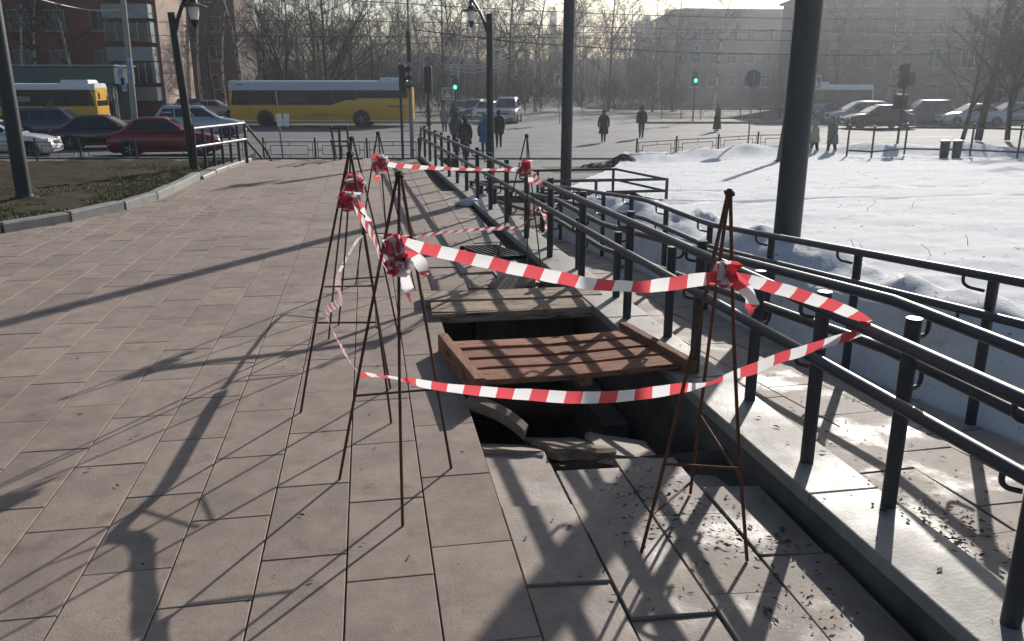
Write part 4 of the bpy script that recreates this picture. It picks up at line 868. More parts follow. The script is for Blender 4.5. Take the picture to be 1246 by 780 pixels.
def bus(label, L, W_, H_, loc, head, front_ax, rear_ax, low, name='bus', step=True, panes=7, body=P2, rw=.48, ad=False):
    t = thing(name, label, 'bus', loc, head, 'buses'); zf = .32
    def ring(X, w2, zt, zb=zf): return [(X, -w2*.97, zb), (X, -w2, zb+.15), (X, -w2, zt-.25), (X, -w2*.95, zt-.08), (X, -w2*.8, zt), (X, w2*.8, zt), (X, w2*.95, zt-.08), (X, w2, zt-.25), (X, w2, zb+.15), (X, w2*.97, zb)]
    h = L/2; b = MB(); zl = H_*(.86 if step else .93)
    b.loft([ring(-h, W_/2*.95, zl-.05, zf+.1), ring(-h+.08, W_/2, zl), ring(h-.25, W_/2, zl), ring(h-.02, W_/2*.96, zl-.08), ring(h, W_/2*.92, zl-.3)]); b.build('body', body, t, smooth=35)
    b = MB(); b.loft([[(x, -y, zl-.20), (x, -y*1.0, H_-.18), (x, -y*.9, H_-.04), (x, -y*.5, H_), (x, y*.5, H_), (x, y*.9, H_-.04), (x, y, H_-.18), (x, y, zl-.20)] for x, y in ((-h+.6 if step else -h+.05, W_/2+.006), (h-.3, W_/2+.006), (h-.02, W_/2*.96))]); rf = b.build('roof', M_white if not step else mat('bus_roof', (.50, .53, .60), .5, var=.06), t, smooth=35)
    b = MB(); x = -h+1.2 if step else h-1.3; b.box((x, 0, H_+.08), (1.7, 1.7, .26), cham=.08); b.build('roof_unit', M_white, rf)
    for s in (-1, 1):
        b = MB(); y = s*(W_/2+.008); zt = zl-.21
        pts = [(-h+.15, low+.45 if step else low), (-h+3.9, low+.45 if step else low), (-h+5.4, low), (h-.12, low), (h-.3, zt), (-h+.15, zt)]
        b.add([(x, y, z) for x, z in pts], [tuple(range(6))]); bd = b.build('window_band', M_plastic, t)
        for k in range(panes):
            x0 = -h+.35 + (L-.8)*k/panes; x1 = -h+.35 + (L-.8)*(k+1)/panes - .09; zlow = (low+.52 if step and x0 < -h+3.4 else low+.08) + (.25 if step and -h+3.4 <= x0 < -h+4.9 else 0)
            b = MB(); b.quad((x0, y+s*.008, zlow), (x1, y+s*.008, zlow), (x1, y+s*.008, zt-.06), (x0, y+s*.008, zt-.06)); b.build('side_window', M_glass, t)
        b = MB(); b.box((0, s*(W_/2+.004), zf+.1), (L-.3, .012, .05)); b.build('trim_strip', M_white if step else M_plastic, t)
        if ad:
            ap = MB(); ap.add([(-1.0, y+s*.02, low+.62), (-.2, y+s*.02, low+.62), (-.2, y+s*.02, low+.30), (-1.0, y+s*.02, low+.30)], [(0, 1, 2, 3)]); ap.build('advert_panel', mat('ad_grey', (.25, .24, .22), .6, var=.7, scale=6), t)
            ap = MB(); ap.add([(-1.3, y+s*.021, low-.4), (.4, y+s*.021, low-.15), (1.1, y+s*.021, low+.35), (1.2, y+s*.021, low-.1), (-.2, y+s*.021, low-.5)], [(0, 1, 2, 3, 4)]); ap.build('advert_graphic', mat('ad_brown', (.16, .11, .04), .6, var=.8, scale=5), t)
        for x in (h-front_ax, -h+rear_ax):
            b = MB(); b.lathe((x, s*W_/2, rw+.04), [(rw*1.22, -.01), (rw*1.22, .012)], 24, 'y'); b.build('wheel_arch', M_plastic, t)
        b = MB(); b.box((h-.02, s*W_*.38, .75), (.1, .36, .2), cham=.03); b.build('headlight', M_lamp, t)
        b = MB(); b.box((-h+.02, s*W_*.42, 1.1), (.06, .14, .5)); b.build('tail_light', M_tail, t)
        b = MB(); b.tube([(h-.2, s*W_/2, zl-.3), (h+.25, s*(W_/2+.12), zl-.35)], .02, 6); b.box((h+.27, s*(W_/2+.14), zl-.6), (.08, .16, .4), cham=.02); b.build('mirror', M_plastic, t)
    b = MB(); b.quad((h+.006, -W_*.44, low), (h+.006, W_*.44, low), (h-.01, W_*.44, zl-.32), (h-.01, -W_*.44, zl-.32)); b.build('windscreen', M_glass, t)
    if step:
        b = MB(); b.box((-h+1.0, W_/2+.006, 1.35), (1.2, .014, .06)); b.box((-h+3.6+2.2, W_/2+.006, .78), (1.7, .012, .03)); b.build('grille', M_plastic, t)
        b = MB(); b.box((h-.8, W_/2+.012, H_-.26), (.42, .008, .08)); b.build('lettering', M_black, rf)
    wheels(t, (h-front_ax, -h+rear_ax), W_+.02, rw); return t
c = (spot(286, 153.5) + spot(503, 152.5))/2; bus('long yellow city bus with grey-white roof crossing behind the fence', 12.3, 2.5, 3.02, c, LT, 2.4, 3.35, 1.42)
c = AT(55, 151, 60); c.z = ROAD; bus('yellow minibus with white roof and advert waiting by the green shelter', 7.6, 2.3, 2.85, c, R(-3), 1.7, 1.9, 1.42, 'minibus', False, 5, rw=.38, ad=True)
c = AT(1010, 146, 62); c.z = ROAD; bus('pale minibus almost hidden behind the queue of cars', 5.6, 2.1, 2.75, c, LT, 1.2, 1.5, 1.35, 'minibus', False, 4, P_lb, .36)

# ================================================================== PEOPLE
def person(label, loc, head, h=1.7, top=(.05, .05, .06), legs=(.03, .03, .035), hat=(.03, .03, .03), coat=0., stride=.12, bag=None, lean=0., hood=False, pattern=None, arms=.008, sc=1.):
    t = thing('person', label, 'person', loc, head, 'pedestrians'); k = h
    J = {'pel': (0, 0, .52, .075), 'bel': (0, lean*.3, .62, .078), 'che': (0, lean*.6, .74, .085), 'nk0': (0, lean, .815, .05), 'nk': (0, lean*1.1, .845, .032), 'hd': (0, lean*1.2+.012, .905, .052), 'ht': (0, lean*1.2+.005, .965, .046)}
    E_ = [('pel', 'bel'), ('bel', 'che'), ('che', 'nk0'), ('nk0', 'nk'), ('nk', 'hd'), ('hd', 'ht')]
    for s, sd in ((-1, 'l'), (1, 'r')):
        st = s*stride
        J['hip'+sd] = (s*.052, 0, .485, .062); J['kn'+sd] = (s*.05, st*.45+.02, .275, .044); J['an'+sd] = (s*.048, st*.9-.01, .045 + (.02 if st < 0 else 0), .028); J['to'+sd] = (s*.055, st*.9+.075, .022, .022)
        J['sh'+sd] = (s*.105, lean*.85, .795, .046); J['el'+sd] = (s*(.135+arms), lean*.6-st*.35-.01, .63, .035); J['wr'+sd] = (s*(.13+arms*1.2), lean*.7-st*.7+.05, .50, .026); J['ha'+sd] = (s*(.125+arms*1.2), lean*.7-st*.75+.065, .455, .021); J['th'+sd] = (s*(.105+arms*1.2), lean*.7-st*.7+.085, .47, .011)
        E_ += [('pel', 'hip'+sd), ('hip'+sd, 'kn'+sd), ('kn'+sd, 'an'+sd), ('an'+sd, 'to'+sd), ('nk0', 'sh'+sd), ('sh'+sd, 'el'+sd), ('el'+sd, 'wr'+sd), ('wr'+sd, 'ha'+sd), ('wr'+sd, 'th'+sd)]
    nm = list(J); me = bpy.data.meshes.new('body'); me.from_pydata([(x*k, y*k, z*k) for x, y, z, r_ in J.values()], [(nm.index(a), nm.index(c)) for a, c in E_], [])
    o = link('body', me, t); m1 = o.modifiers.new('skin', 'SKIN'); m1.use_smooth_shade = True
    for i, n_ in enumerate(nm):
        d = me.skin_vertices[0].data[i]; r_ = J[n_][3]*k; wx = 1.35 if n_ in ('che', 'bel', 'pel') else 1.
        d.radius = (r_*wx, r_); d.use_root = (n_ == 'pel')
    m2 = o.modifiers.new('sub', 'SUBSURF'); m2.levels = 1; m2.render_levels = 1
    m = bpy.data.materials.new('clothes'); m.use_nodes = True; n = m.node_tree.nodes; l = m.node_tree.links; b_ = n['Principled BSDF']; b_.inputs['Roughness'].default_value = .85
    tc = n.new('ShaderNodeTexCoord'); sp = n.new('ShaderNodeSeparateXYZ'); l.new(tc.outputs['Object'], sp.inputs[0]); dv = n.new('ShaderNodeMath'); dv.operation = 'DIVIDE'; l.new(sp.outputs[2], dv.inputs[0]); dv.inputs[1].default_value = k
    rp = n.new('ShaderNodeValToRGB'); cr = rp.color_ramp; cr.interpolation = 'CONSTANT'; cr.elements[0].position = 0; cr.elements[0].color = (.015, .014, .014, 1); cr.elements[1].position = .06; cr.elements[1].color = (*legs, 1)
    for p_, c_ in ((.475, top), (.842, (.30, .18, .13))): e = cr.elements.new(p_); e.color = (*c_, 1)
    l.new(dv.outputs[0], rp.inputs[0]); l.new(rp.outputs[0], b_.inputs['Base Color']); me.materials.append(m)
    cm = mat('cloth_%d' % len(MATS), top, .88, var=.25 if not pattern else .1, scale=9, bump=.4, bscale=25, col2=pattern, mixscale=7, lo=.48, hi=.52)
    b = MB(); zb = .44 - coat; rg = []
    for z, rx, ry in ((.825, .06, .05), (.80, .118, .075), (.74, .128, .092), (.62, .118, .092), (.52, .128, .1), (lerp(.52, zb, .6), .135+.05*coat, .11+.06*coat), (zb, .14+.1*coat, .118+.1*coat)):
        f_ = max(0, (z-.5)/.33); rg.append([((rx*math.cos(a) * (1 + .05*math.sin(3*a+z*20)))*k, (ry*math.sin(a) + lean*f_)*k, (z + .006*math.sin(2*a))*k) for a in [q*math.pi/8 for q in range(16)]])
    b.loft(rg); co = b.build('coat', cm, t, smooth=60)
    hm = mat('hat_%d' % len(MATS), hat, .9, var=.2, scale=12); b = MB(); hx = lean*1.2*k
    b.lathe((0, hx + .004*k, .905*k), [(.056*k, .0), (.061*k, .03*k), (.055*k, .07*k), (.033*k, .095*k), (.004*k, .104*k)], 14); b.build('hood' if hood else 'hat', hm, t, smooth=True)
    b = MB(); b.lathe((0, hx-.016*k, .865*k), [(.042*k, -.02*k), (.056*k, .02*k), (.056*k, .06*k), (.04*k, .09*k)], 12); b.build('collar' if hood else 'hair', hm, t, smooth=True)
    b = MB(); b.add([(0, hx+.066*k, .915*k), (-.008*k, hx+.052*k, .895*k), (.008*k, hx+.052*k, .895*k), (0, hx+.076*k, .896*k)], [(0, 1, 3), (0, 3, 2), (1, 2, 3)]); b.build('nose', mat('skin', (.30, .18, .13), .6), t)
    if bag:
        b = MB(); x = bag[0]; b.box((x*.2*k, .02*k, .40*k), (.07*k, .16*k, .14*k), cham=.01*k); b.tube([(x*.2*k, -.04*k, .46*k), (x*.18*k, .0, .60*k), (x*.2*k, .08*k, .46*k)], .006*k, 5); b.build('bag', mat('bag_%d' % len(MATS), bag[1], .8), t)
    return t
AW = R(-10)     # heading: local +y is forward
def ps(u, v): return G(u, v, ROAD)
person('person in a long dark coat walking away on the crossing, arms swinging', ps(734, 173.5), AW, 1.6, (.02, .022, .024), coat=.17, stride=.10, arms=.02, hat=(.025, .022, .022))
person('person in a dark jacket and trousers walking away by the low fence', ps(780, 168.5), AW, 1.72, (.02, .024, .034), (.022, .024, .03), coat=-.03, stride=.06)
person('person in a long dark dress crossing before the hazy grey building', ps(872, 160.5), R(60), 1.72, (.02, .019, .02), coat=.34, stride=.05, hat=(.3, .24, .2), arms=.01)
person('person in a pale beige jacket partly hidden by the thick pole', G(990, 192, -1.15), R(90), 1.45, (.33, .29, .22), coat=.02, hat=(.25, .2, .15), lean=.04)
person('person in a grey hooded coat stooping by the far handrail', G(1011, 192, -1.15), R(110), 1.58, (.13, .125, .13), coat=.1, hat=(.14, .14, .15), hood=True, lean=.06)
person('person in a patterned brown coat with a pale bag below the stairs', ps(567, 192), AW, 1.58, (.035, .022, .02), coat=.1, pattern=(.12, .07, .055), hat=(.05, .03, .025), bag=(-1, (.4, .4, .42)), arms=.012)
person('person in a grey jacket next to the one with the patterned coat', ps(555.5, 186), AW, 1.7, (.09, .095, .105), coat=0, hat=(.03, .03, .03), arms=.012)
person('person in a blue coat and hood beside the lantern lamp post', ps(590, 189), AW, 1.65, (.05, .13, .28), (.05, .11, .22), coat=.12, hat=(.10, .16, .26), hood=True, stride=.05, arms=.02)
person('person in black just right of the lantern lamp post', ps(607, 180), AW, 1.68, (.022, .026, .03), coat=.06, stride=.08)
person('person in a pale pink jacket and dark leggings on the crossing', ps(541, 161), AW, 1.62, (.26, .20, .21), (.02, .02, .022), coat=.05, hat=(.2, .17, .17), hood=True, stride=.05)
person('person with a dark hunched jacket beyond the pink jacket', ps(553.5, 158), AW, 1.7, (.035, .042, .058), coat=0, arms=.015)
person('person waiting at the far kerb behind the bus tail', ps(522, 153.5), R(60), 1.72, (.06, .058, .06), coat=.1, hat=(.3, .29, .28))
person('person in dark uniform standing in the bus shelter doorway', AT(137, 146, 66).xy.to_3d() + Vector((0, 0, ROAD+.1)), R(170), 1.8, (.02, .024, .028), coat=-.02, stride=.02, arms=.012)

# ================================================================== BUILDINGS
def brickmat(name, c1, c2, mortar, scale=1.):
    m = bpy.data.materials.new(name); m.use_nodes = True; n = m.node_tree.nodes; l = m.node_tree.links; b = n['Principled BSDF']; b.inputs['Roughness'].default_value = .9
    tc = n.new('ShaderNodeTexCoord'); mp = n.new('ShaderNodeMapping'); mp.inputs['Rotation'].default_value = (math.pi/2, 0, 0); l.new(tc.outputs['Object'], mp.inputs[0])
    br = n.new('ShaderNodeTexBrick'); br.inputs['Scale'].default_value = 4*scale; br.inputs['Color1'].default_value = (*c1, 1); br.inputs['Color2'].default_value = (*c2, 1); br.inputs['Mortar'].default_value = (*mortar, 1); br.inputs['Mortar Size'].default_value = .012
    l.new(mp.outputs[0], br.inputs['Vector']); nz_ = n.new('ShaderNodeTexNoise'); nz_.inputs['Scale'].default_value = .35; nz_.inputs['Detail'].default_value = 8; l.new(tc.outputs['Object'], nz_.inputs['Vector'])
    mr = n.new('ShaderNodeMapRange'); mr.inputs[1].default_value = .3; mr.inputs[2].default_value = .7; mr.inputs[3].default_value = .7; mr.inputs[4].default_value = 1.25; l.new(nz_.outputs[0], mr.inputs[0])
    hv = n.new('ShaderNodeHueSaturation'); l.new(br.outputs[0], hv.inputs['Color']); l.new(mr.outputs[0], hv.inputs['Value']); l.new(hv.outputs[0], b.inputs['Base Color']); return m
M_br = brickmat('brick_red', (.24, .07, .05), (.19, .058, .044), (.17, .12, .1)); M_br2 = brickmat('brick_brown', (.13, .075, .06), (.105, .06, .05), (.12, .10, .09)); M_gr = brickmat('brick_grey', (.14, .135, .135), (.12, .118, .118), (.12, .118, .118))
M_bal = mat('balcony_panel', (.27, .29, .31), .8, var=.2, scale=.8); M_frame = mat('window_frame', (.30, .31, .33), .6, var=.1); M_pane = mat('window_pane', (.03, .035, .045), .12, var=.3, scale=.4); M_roof = mat('roof_sheet', (.10, .10, .11), .7)
def window(t, x, z, w_, h_, y=0., sash=2, fm=None):
    b = MB(); fw = .09
    for (cx, cz, dx, dz) in ((0, h_/2, w_, fw), (0, -h_/2, w_, fw), (-w_/2, 0, fw, h_+fw), (w_/2, 0, fw, h_+fw), (0, 0, fw*.8, h_-fw)): b.box((x+cx, y-.03, z+cz), (dx, .10, dz))
    if sash > 2: b.box((x, y-.03, z+h_*.22), (w_-fw, .08, fw*.7))
    f = b.build('window', fm or M_frame, t)
    b = MB(); b.quad((x-w_/2+.04, y-.022, z-h_/2+.04), (x+w_/2-.04, y-.022, z-h_/2+.04), (x+w_/2-.04, y-.022, z+h_/2-.04), (x-w_/2+.04, y-.022, z+h_/2-.04)); b.build('pane', M_pane, f)
    b = MB(); b.box((x, y-.1, z-h_/2-.09), (w_+.2, .24, .06)); b.build('sill', fm or M_frame, f)
M_frd = mat('window_frame_dull', (.16, .155, .15), .7, var=.1)
def building(label, corner, rot, Wd, Dp, Ht, m, sgn=-1):
    """local x runs along the facade (sgn -1: to the left of the corner), facade at y=0 facing -y"""
    t = thing('apartment_building', label, 'building', corner, rot); b = MB(); b.box((sgn*Wd/2, Dp/2, Ht/2-.1), (Wd, Dp, Ht+.2)); b.build('wall', m, t)
    b = MB(); b.box((sgn*Wd/2, Dp/2, Ht+.12), (Wd+.8, Dp+.8, .25)); b.box((sgn*Wd/2, Dp/2, Ht+.6), (Wd*.9, Dp*.7, .8)); b.build('roof', M_roof, t); return t
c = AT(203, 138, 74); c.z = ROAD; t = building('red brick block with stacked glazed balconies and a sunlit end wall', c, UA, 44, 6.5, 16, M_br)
b = MB(); b.box((.03, 3.25, 8), (.06, 6.4, 16)); b.build('end_wall_sunlit_skin', brickmat('brick_sunlit_tone', (.50, .33, .25), (.36, .20, .15), (.5, .42, .36)), t)  # thin added skin; sunlight on the end wall is painted in as paler brick
def fx(u, Y): return AT(u, 100, Y).x
sc_ = 74/1000*1.0
def lu(u): return (u-203)*.0735
def lz_(v): return CAM_H + (102-v)*.0735 - ROAD
for v in (-48, -8, 35, 77):
    for u in (-150, -120, -70, -20, 22, 52, 92, 140): window(t, lu(u), lz_(v), 1.55 if u not in (140,) else 1.3, 1.55)
for v0 in (-78, -34, 10, 54, 96):
    zc = lz_(v0+14); b = MB(); b.box((lu(176), -.55, zc-.2), (3.7, 1.1, 1.05)); pn = b.build('balcony_panel', M_bal if v0 < 90 else M_frame, t)
    zg = lz_(v0-6); b = MB(); b.box((lu(176), -.5, lz_(v0-20)+.35), (3.7, 1.1, .12)); b.box((lu(176)-1.8, -.5, zg), (.12, 1.0, 1.6)); b.box((lu(176)+1.8, -.5, zg), (.12, 1.0, 1.6)); b.build('balcony_slab', M_bal, t)
    for k in range(4 if v0 < 90 else 6):
        n_ = 4 if v0 < 90 else 6; b = MB(); x0 = lu(176)-1.72 + 3.44*k/n_; x1 = x0 + 3.44/n_ - .12; b.quad((x0, -1.02, zg-.72), (x1, -1.02, zg-.72), (x1, -1.02, zg+.75), (x0, -1.02, zg+.75)); b.build('pane', M_pane, pn)
        b = MB(); b.box((x1+.06, -1.0, zg), (.1, .06, 1.5)); b.build('glazing_bar', M_frame, pn)
c = AT(296, 138, 104); c.z = ROAD; t = building('brown brick block half hidden by trees behind the bus, thin sunlit edge', c, UA, 26, 7, 19, M_br2)
for k in range(4):
    for j in range(5): window(t, -2.5-4.5*j, 3+3.2*k, 1.6, 1.6)
c = AT(150, 100, 72); c = AT(142, 141, 68); c.z = ROAD
t = thing('bus_shelter', 'green-roofed bus stop pavilion behind the yellow minibus', 'bus shelter', c, UA); Mg = mat('shelter_green', (.035, .10, .095), .5, var=.15, scale=1)
b = MB(); b.box((-7.5, 1.5, 3.45), (15.6, 3.4, 1.25), cham=.1); b.build('fascia', Mg, t); b = MB(); b.box((-7.5, 1.5, 4.12), (15.8, 3.6, .1)); b.build('roof_edge', M_frame, t)
b = MB(); b.box((-7.5, 2.9, 1.4), (15., .15, 2.9)); b.build('rear_wall', mat('shelter_wall', (.06, .10, .10), .6, var=.2, scale=1), t)
b = MB(); b.box((-1.0, .9, 1.35), (1.6, .1, 2.6)); b.build('door_panel', mat('shelter_door', (.3, .31, .3), .6), t)
for x in (-.1, -2.2, -7, -12, -15): b = MB(); b.box((x, .1, 1.4), (.2, .2, 2.9)); b.build('pillar', Mg, t)
c = AT(808, 140, 118); c.z = ROAD; t = building('long hazy grey building with small white windows beyond the crossing', c, UA, 21, 12, 12.1, M_gr, 1)
for k, z in enumerate((3.2, 6.4, 9.6)):
    for j in range(8): window(t, 1.6+2.55*j, z, 1.3, 1.6, sash=3)
b = MB(); b.loft([[(-.5, -.6, 12.2), (21.5, -.6, 12.0), (21.5, 12.6, 12.0), (-.5, 12.6, 12.2)], [(3, 5.5, 13.6), (21.5, 5.5, 13.2), (21.5, 6.5, 13.2), (3, 6.5, 13.6)]]); b.build('pitched_roof', M_roof, t)
c = AT(985, 140, 78); c.z = ROAD; t = building('big hazy brick building with tall windows beyond the queue of cars', c, UA-.05, 40, 14, 11.2, M_br2, 1)
for z in (1.9, 5.2, 8.3):
    for j in range(11): window(t, 1.9+3.15*j, z, 1.25, 1.8, sash=3, fm=M_frd)
b = MB(); b.box((20, -.15, 9.95), (40.4, .35, .3)); b.build('cornice', M_gr, t)
b = MB(); b.box((20, -.05, .4), (40.1, .2, 1.3)); b.build('plinth', mat('plinth', (.2, .09, .07), .9, var=.2), t)
for (u, v, wd, hh, Y, lb) in ((781, 26, 6, 40, 330, 'tiny pale tower block far behind the wood'), (672, 14, 3.0, 60, 420, 'tiny dark tower block rising behind the tall pole')):
    c = AT(u, 120, Y); c.z = ROAD; Ht = ZAT(u, v, c)-ROAD; t = thing('tower_block', lb, 'building', c, UA); b = MB(); b.box((0, 0, Ht/2), (wd, 10, Ht)); b.box((wd*.1, 0, Ht+1), (wd*.4, 4, 2)); b.build('wall', M_gr, t)
    for k in range(9):
        b = MB(); b.box((0, -5.05, Ht-2-3*k), (wd*.8, .1, 1.1)); b.build('window', M_pane, t)

# ================================================================== TREES
M_bark = mat('bark', (.050, .042, .036), .95, var=.3, scale=6, bump=.6, bscale=20); M_twig = mat('twig', (.042, .033, .028), .95, var=.25, scale=.5)
M_birch = mat('birch_bark', (.42, .40, .37), .85, var=.15, scale=4, col2=(.03, .028, .026), mixscale=1.6, lo=.52, hi=.56)
def gen_tree(seed, H, r, birch=False, nb=20, ns=6, nt_=7, spread=.42, start=.25, fork=0):
    g = random.Random(seed); T = MB(); C = MB(); tips = [[Vector((0, 0, -.15)), 0]]
    def path(p, d, L, n, wob, lift):
        pts = [p]; d = d.normalized()
        for i in range(n):
            d = (d + Vector((g.gauss(0, wob), g.gauss(0, wob), g.gauss(0, wob) + lift))).normalized(); pts.append(pts[-1] + d*L/n)
        return pts
    stems = [(Vector((0, 0, -.2)), Vector((g.gauss(0, .05), g.gauss(0, .05), 1)), H, r)]
    for k in range(fork): stems.append((Vector((0, 0, H*g.uniform(.05, .22))), Vector((g.choice((-1, 1))*g.uniform(.3, .6), g.uniform(-.4, .4), 1)), H*g.uniform(.6, .85), r*.75))
    for p, d, h, rr in stems:
        tp = path(p, d, h, 10, .045, .04); T.tube(tp, [rr*(1-.93*i/10) for i in range(11)], 9)
        for k in range(nb):
            f = start + (1-start)*(k+g.random())/nb; f = min(.98, f); i = int(f*10); q = tp[i].lerp(tp[min(i+1, 10)], f*10-i); a = g.uniform(0, 6.28); el = g.uniform(.45, 1.2)
            L = h*(spread*(1-f*.75) + .04)*g.uniform(.7, 1.2); rb = max(.012, rr*.42*(1-f*.8)); bp = path(q, Vector((math.cos(a), math.sin(a), el)), L, 5, .14, .05)
            C.tube(bp, [rb*(1-.8*j/5) for j in range(6)], 5, False)
            for s in range(ns):
                fs_ = .25 + .75*(s+g.random())/ns; j = min(4, int(fs_*5)); q2 = bp[j].lerp(bp[j+1], min(1, fs_*5-j)); dd = (bp[j+1]-bp[j]).normalized() + Vector((g.gauss(0, .6), g.gauss(0, .6), g.gauss(.1, .45)))
                L2 = L*g.uniform(.25, .5)*(1.1-fs_*.4); sp_ = path(q2, dd, L2, 3, .2, .03 if not birch else -.06); C.tube(sp_, [max(.009, rb*.35), max(.008, rb*.25), .008, .006], 4, False)
                for w_ in range(nt_):
                    fw = .2 + .8*(w_+g.random())/nt_; j2 = min(2, int(fw*3)); q3 = sp_[j2].lerp(sp_[j2+1], min(1, fw*3-j2)); d3 = (sp_[j2+1]-sp_[j2]).normalized() + Vector((g.gauss(0, .7), g.gauss(0, .7), g.gauss(.1 if not birch else -.25, .5)))
                    C.tube(path(q3, d3, L2*g.uniform(.3, .7), 2, .25, 0 if not birch else -.15), [.012, .010, .007], 3, False)
    mt = T.mesh('trunk', smooth=True); mt.materials.append(M_birch if birch else M_bark); mc = C.mesh('crown'); mc.materials.append(M_twig); return mt, mc
SP = [gen_tree(1, 13, .2, False), gen_tree(2, 14, .17, True, 24, 6, 8, .3, .3), gen_tree(3, 11, .18, False, 13, 6, 7, .55, .12, 2), gen_tree(4, 15, .18, True, 26, 6, 8, .26, .35), gen_tree(5, 9, .14, False, 16, 6, 8, .5, .1, 1), gen_tree(6, 3.2, .035, False, 10, 5, 6, .6, .05, 4)]
def tree(kind, loc, label, s=1., rot=None, group=None, name=None, tilt=(0, 0)):
    t = thing(name or ('birch_tree' if kind in (1, 3) else 'bare_tree'), label, 'tree', loc, random.uniform(0, 6.28) if rot is None else rot, group); t.scale = (s, s, s); t.rotation_euler.x, t.rotation_euler.y = tilt
    link('trunk', SP[kind][0], t); link('crown', SP[kind][1], t); return t
def tp(u, Y): p = AT(u, 140, Y); p.z = ROAD-.05; return p
random.seed(21)
tree(1, tp(30, 70), 'birch in front of the red brick block, furthest from its balconies', .9)
tree(3, tp(48, 71), 'birch in front of the red brick block, with a clean white trunk', .95)
tree(1, tp(100, 70.5), 'birch in front of the red brick block, nearest the concrete pole', 1.)
tree(1, tp(250, 80), 'birch between the sunlit brick end wall and the bus', 1.05)
tree(3, tp(300, 84), 'birch with white trunk by the front of the big bus', 1.1)
tree(2, tp(402, 74), 'spreading many-stemmed bare tree right behind the bus', 1.25, 1.)
tree(2, tp(350, 80), 'bare tree with slanting stems behind the bus windows', 1.15)
tree(0, tp(618, 88), 'tall dark bare tree with clear branches beyond the lantern lamp', 1.15)
tree(3, tp(868, 92), 'birch standing clear against the white sky over the grey building', 1.05)
tree(1, tp(802, 98), 'birch at the left end of the hazy grey building', 1.)
def wood_label(kd, u):
    where = 'behind the city bus' if u < 480 else 'between the traffic mast and the lantern lamp' if u < 597 else 'between the lantern lamp and the tall landing pole' if u < 690 else 'between the landing pole and the grey building'
    return ('white-trunked birch in the wood ' if kd in (1, 3) else 'low forked bare tree in the wood ' if kd == 4 else 'dark-trunked bare tree in the wood ') + where
for k in range(34):
    u = 268 + k*16.5 + random.uniform(-9, 9); Y = random.choice((86, 94, 104, 116)); kd = random.choice((0, 1, 3, 0, 4)); tree(kd, tp(u, Y), wood_label(kd, u), random.uniform(.85, 1.15), group='trees of the wood beyond the road')
for k in range(22):
    u = 290 + k*25 + random.uniform(-9, 9); tree(random.choice((1, 3, 0)), tp(u, random.uniform(124, 150)), 'one of the hazy bare trees deep in the wood', random.uniform(1.0, 1.3), group='trees deep in the wood')
for k in range(30):
    u = 300 + k*18 + random.uniform(-6, 6); tree(5, tp(u, random.uniform(78, 98)), 'leafless shrub at the foot of the wood', random.uniform(.8, 1.4), group='shrubs below the wood', name='bare_shrub')
p = G(1191, 166, -.95); tree(0, p, 'dark thick-trunked tree leaning at the edge of the snow', .95, .4, tilt=(0, R(7)))
p = G(1172, 166, -.95); tree(4, p, 'crooked smaller tree left of the dark leaning trunk', .8, 2.2, tilt=(0, R(-6)))
tree(4, G(1226, 166, -.95), 'forked tree behind the leaning trunk', .95, 4., tilt=(0, R(4)))
tree(2, G(1250, 164, -.95), 'spreading tree at the end of the snow ridge', .9, 5.)
tree(0, tp(1010, 70), 'slim bare tree before the big hazy brick building', .8); tree(1, tp(1075, 73), 'birch before the windows of the big hazy brick building', .75)
vs = []; NX = 90
for j, (Y, f_) in enumerate(((200, 0), (225, .7), (250, 1), (330, 1.0))):
    for i in range(NX+1):
        x = lerp(-150, 190, i/NX); vs.append((x, Y, ROAD-.3 + f_*(10.5 + 2.2*nz(x, 0, .03) + 1.2*nz(x, 4, .12) + .5*nz(x, 9, .5))))
b = MB(); b.add(vs, [(j*(NX+1)+i, j*(NX+1)+i+1, (j+1)*(NX+1)+i+1, (j+1)*(NX+1)+i) for j in range(3) for i in range(NX)])
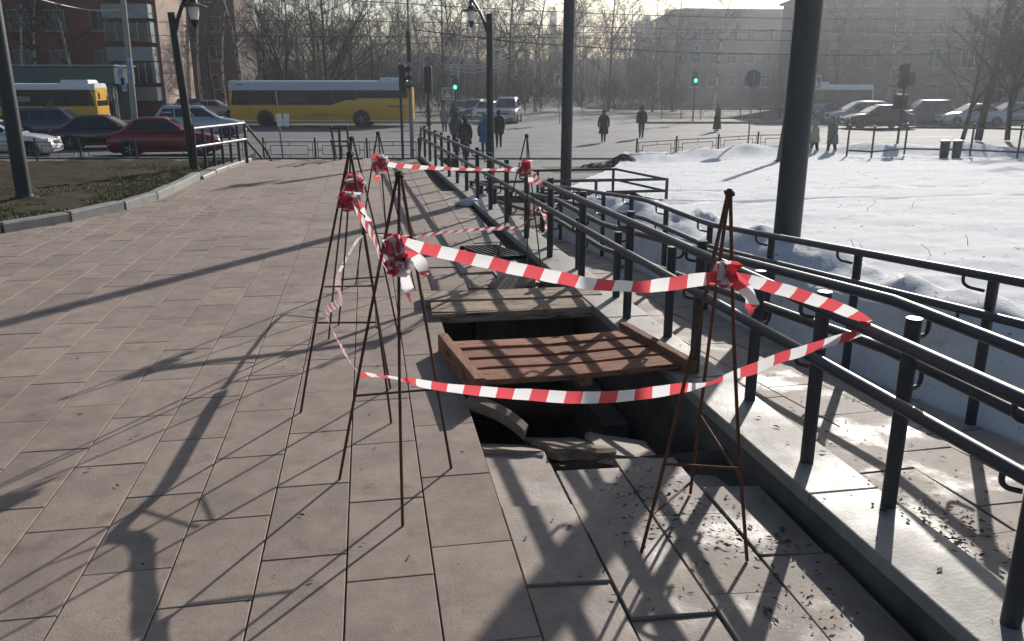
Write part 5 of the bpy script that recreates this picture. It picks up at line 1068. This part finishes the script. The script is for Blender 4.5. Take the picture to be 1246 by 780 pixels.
b.build('hill', mat('wooded_slope', (.05, .042, .038), .95, var=.4, scale=.5, bump=1, bscale=2), kind='structure', smooth=180)
# the wood beyond, read as one mass of stems and twigs
b = MB(); g = random.Random(77)
for k in range(85000):
    Y = g.uniform(118, 215); u = g.uniform(225, 1000); p = AT(u, 120, Y)
    top = 11.5 + 3.0*nz(p.x, Y*.3, .11) + 2.2*nz(p.x, Y*.2, .45, 3) + (Y-118)*.02
    z = ROAD + top*g.random()**.8; L = g.uniform(.8, 2.6); d = Vector((g.gauss(0, .45), g.gauss(0, .3), g.uniform(.5, 1.))).normalized(); p.z = z
    r_ = g.uniform(.012, .03) if k % 14 else g.uniform(.05, .1)
    if k % 14 == 0: d = Vector((g.gauss(0, .06), 0, 1)); L = g.uniform(4, 8); p.z = ROAD + g.uniform(-.5, 3)
    q = p + d*L; a = Vector((r_, 0, 0)); c_ = Vector((-r_*.5, r_*.87, 0)); e_ = Vector((-r_*.5, -r_*.87, 0))
    b.add([p+a, p+c_, p+e_, q], [(0, 1, 3), (1, 2, 3), (2, 0, 3)])
wo = b.build('far_wood', M_twig, kind='stuff'); wo['label'] = 'grey-brown mass of leafless wood beyond the road'
# waste bins by the far fence
for k, u in enumerate((1148, 1163)):
    p = G(u, 192, -.93); b = MB(); b.lathe(p, [(.13, 0), (.15, .05), (.16, .55), (.18, .56), (.18, .6), (.06, .64)], 12); tag(b.build('litter_bin', M_black, smooth=40), ('dark litter bin on the snow ridge, left of its twin', 'dark litter bin on the snow ridge, right of its twin')[k], 'litter bin', 'litter bins')
# ================================================================== HAZE
b = MB(); b.box((0, 210, 14.5), (700, 460, 33)); hz = b.build('haze', None, kind='stuff')
m = bpy.data.materials.new('haze'); m.use_nodes = True; n = m.node_tree.nodes; n.clear(); o = n.new('ShaderNodeOutputMaterial'); v = n.new('ShaderNodeVolumePrincipled')
v.inputs['Color'].default_value = (.80, .85, .93, 1); v.inputs['Density'].default_value = .0008; v.inputs['Anisotropy'].default_value = .72
m.node_tree.links.new(v.outputs[0], o.inputs['Volume']); hz.data.materials.append(m)
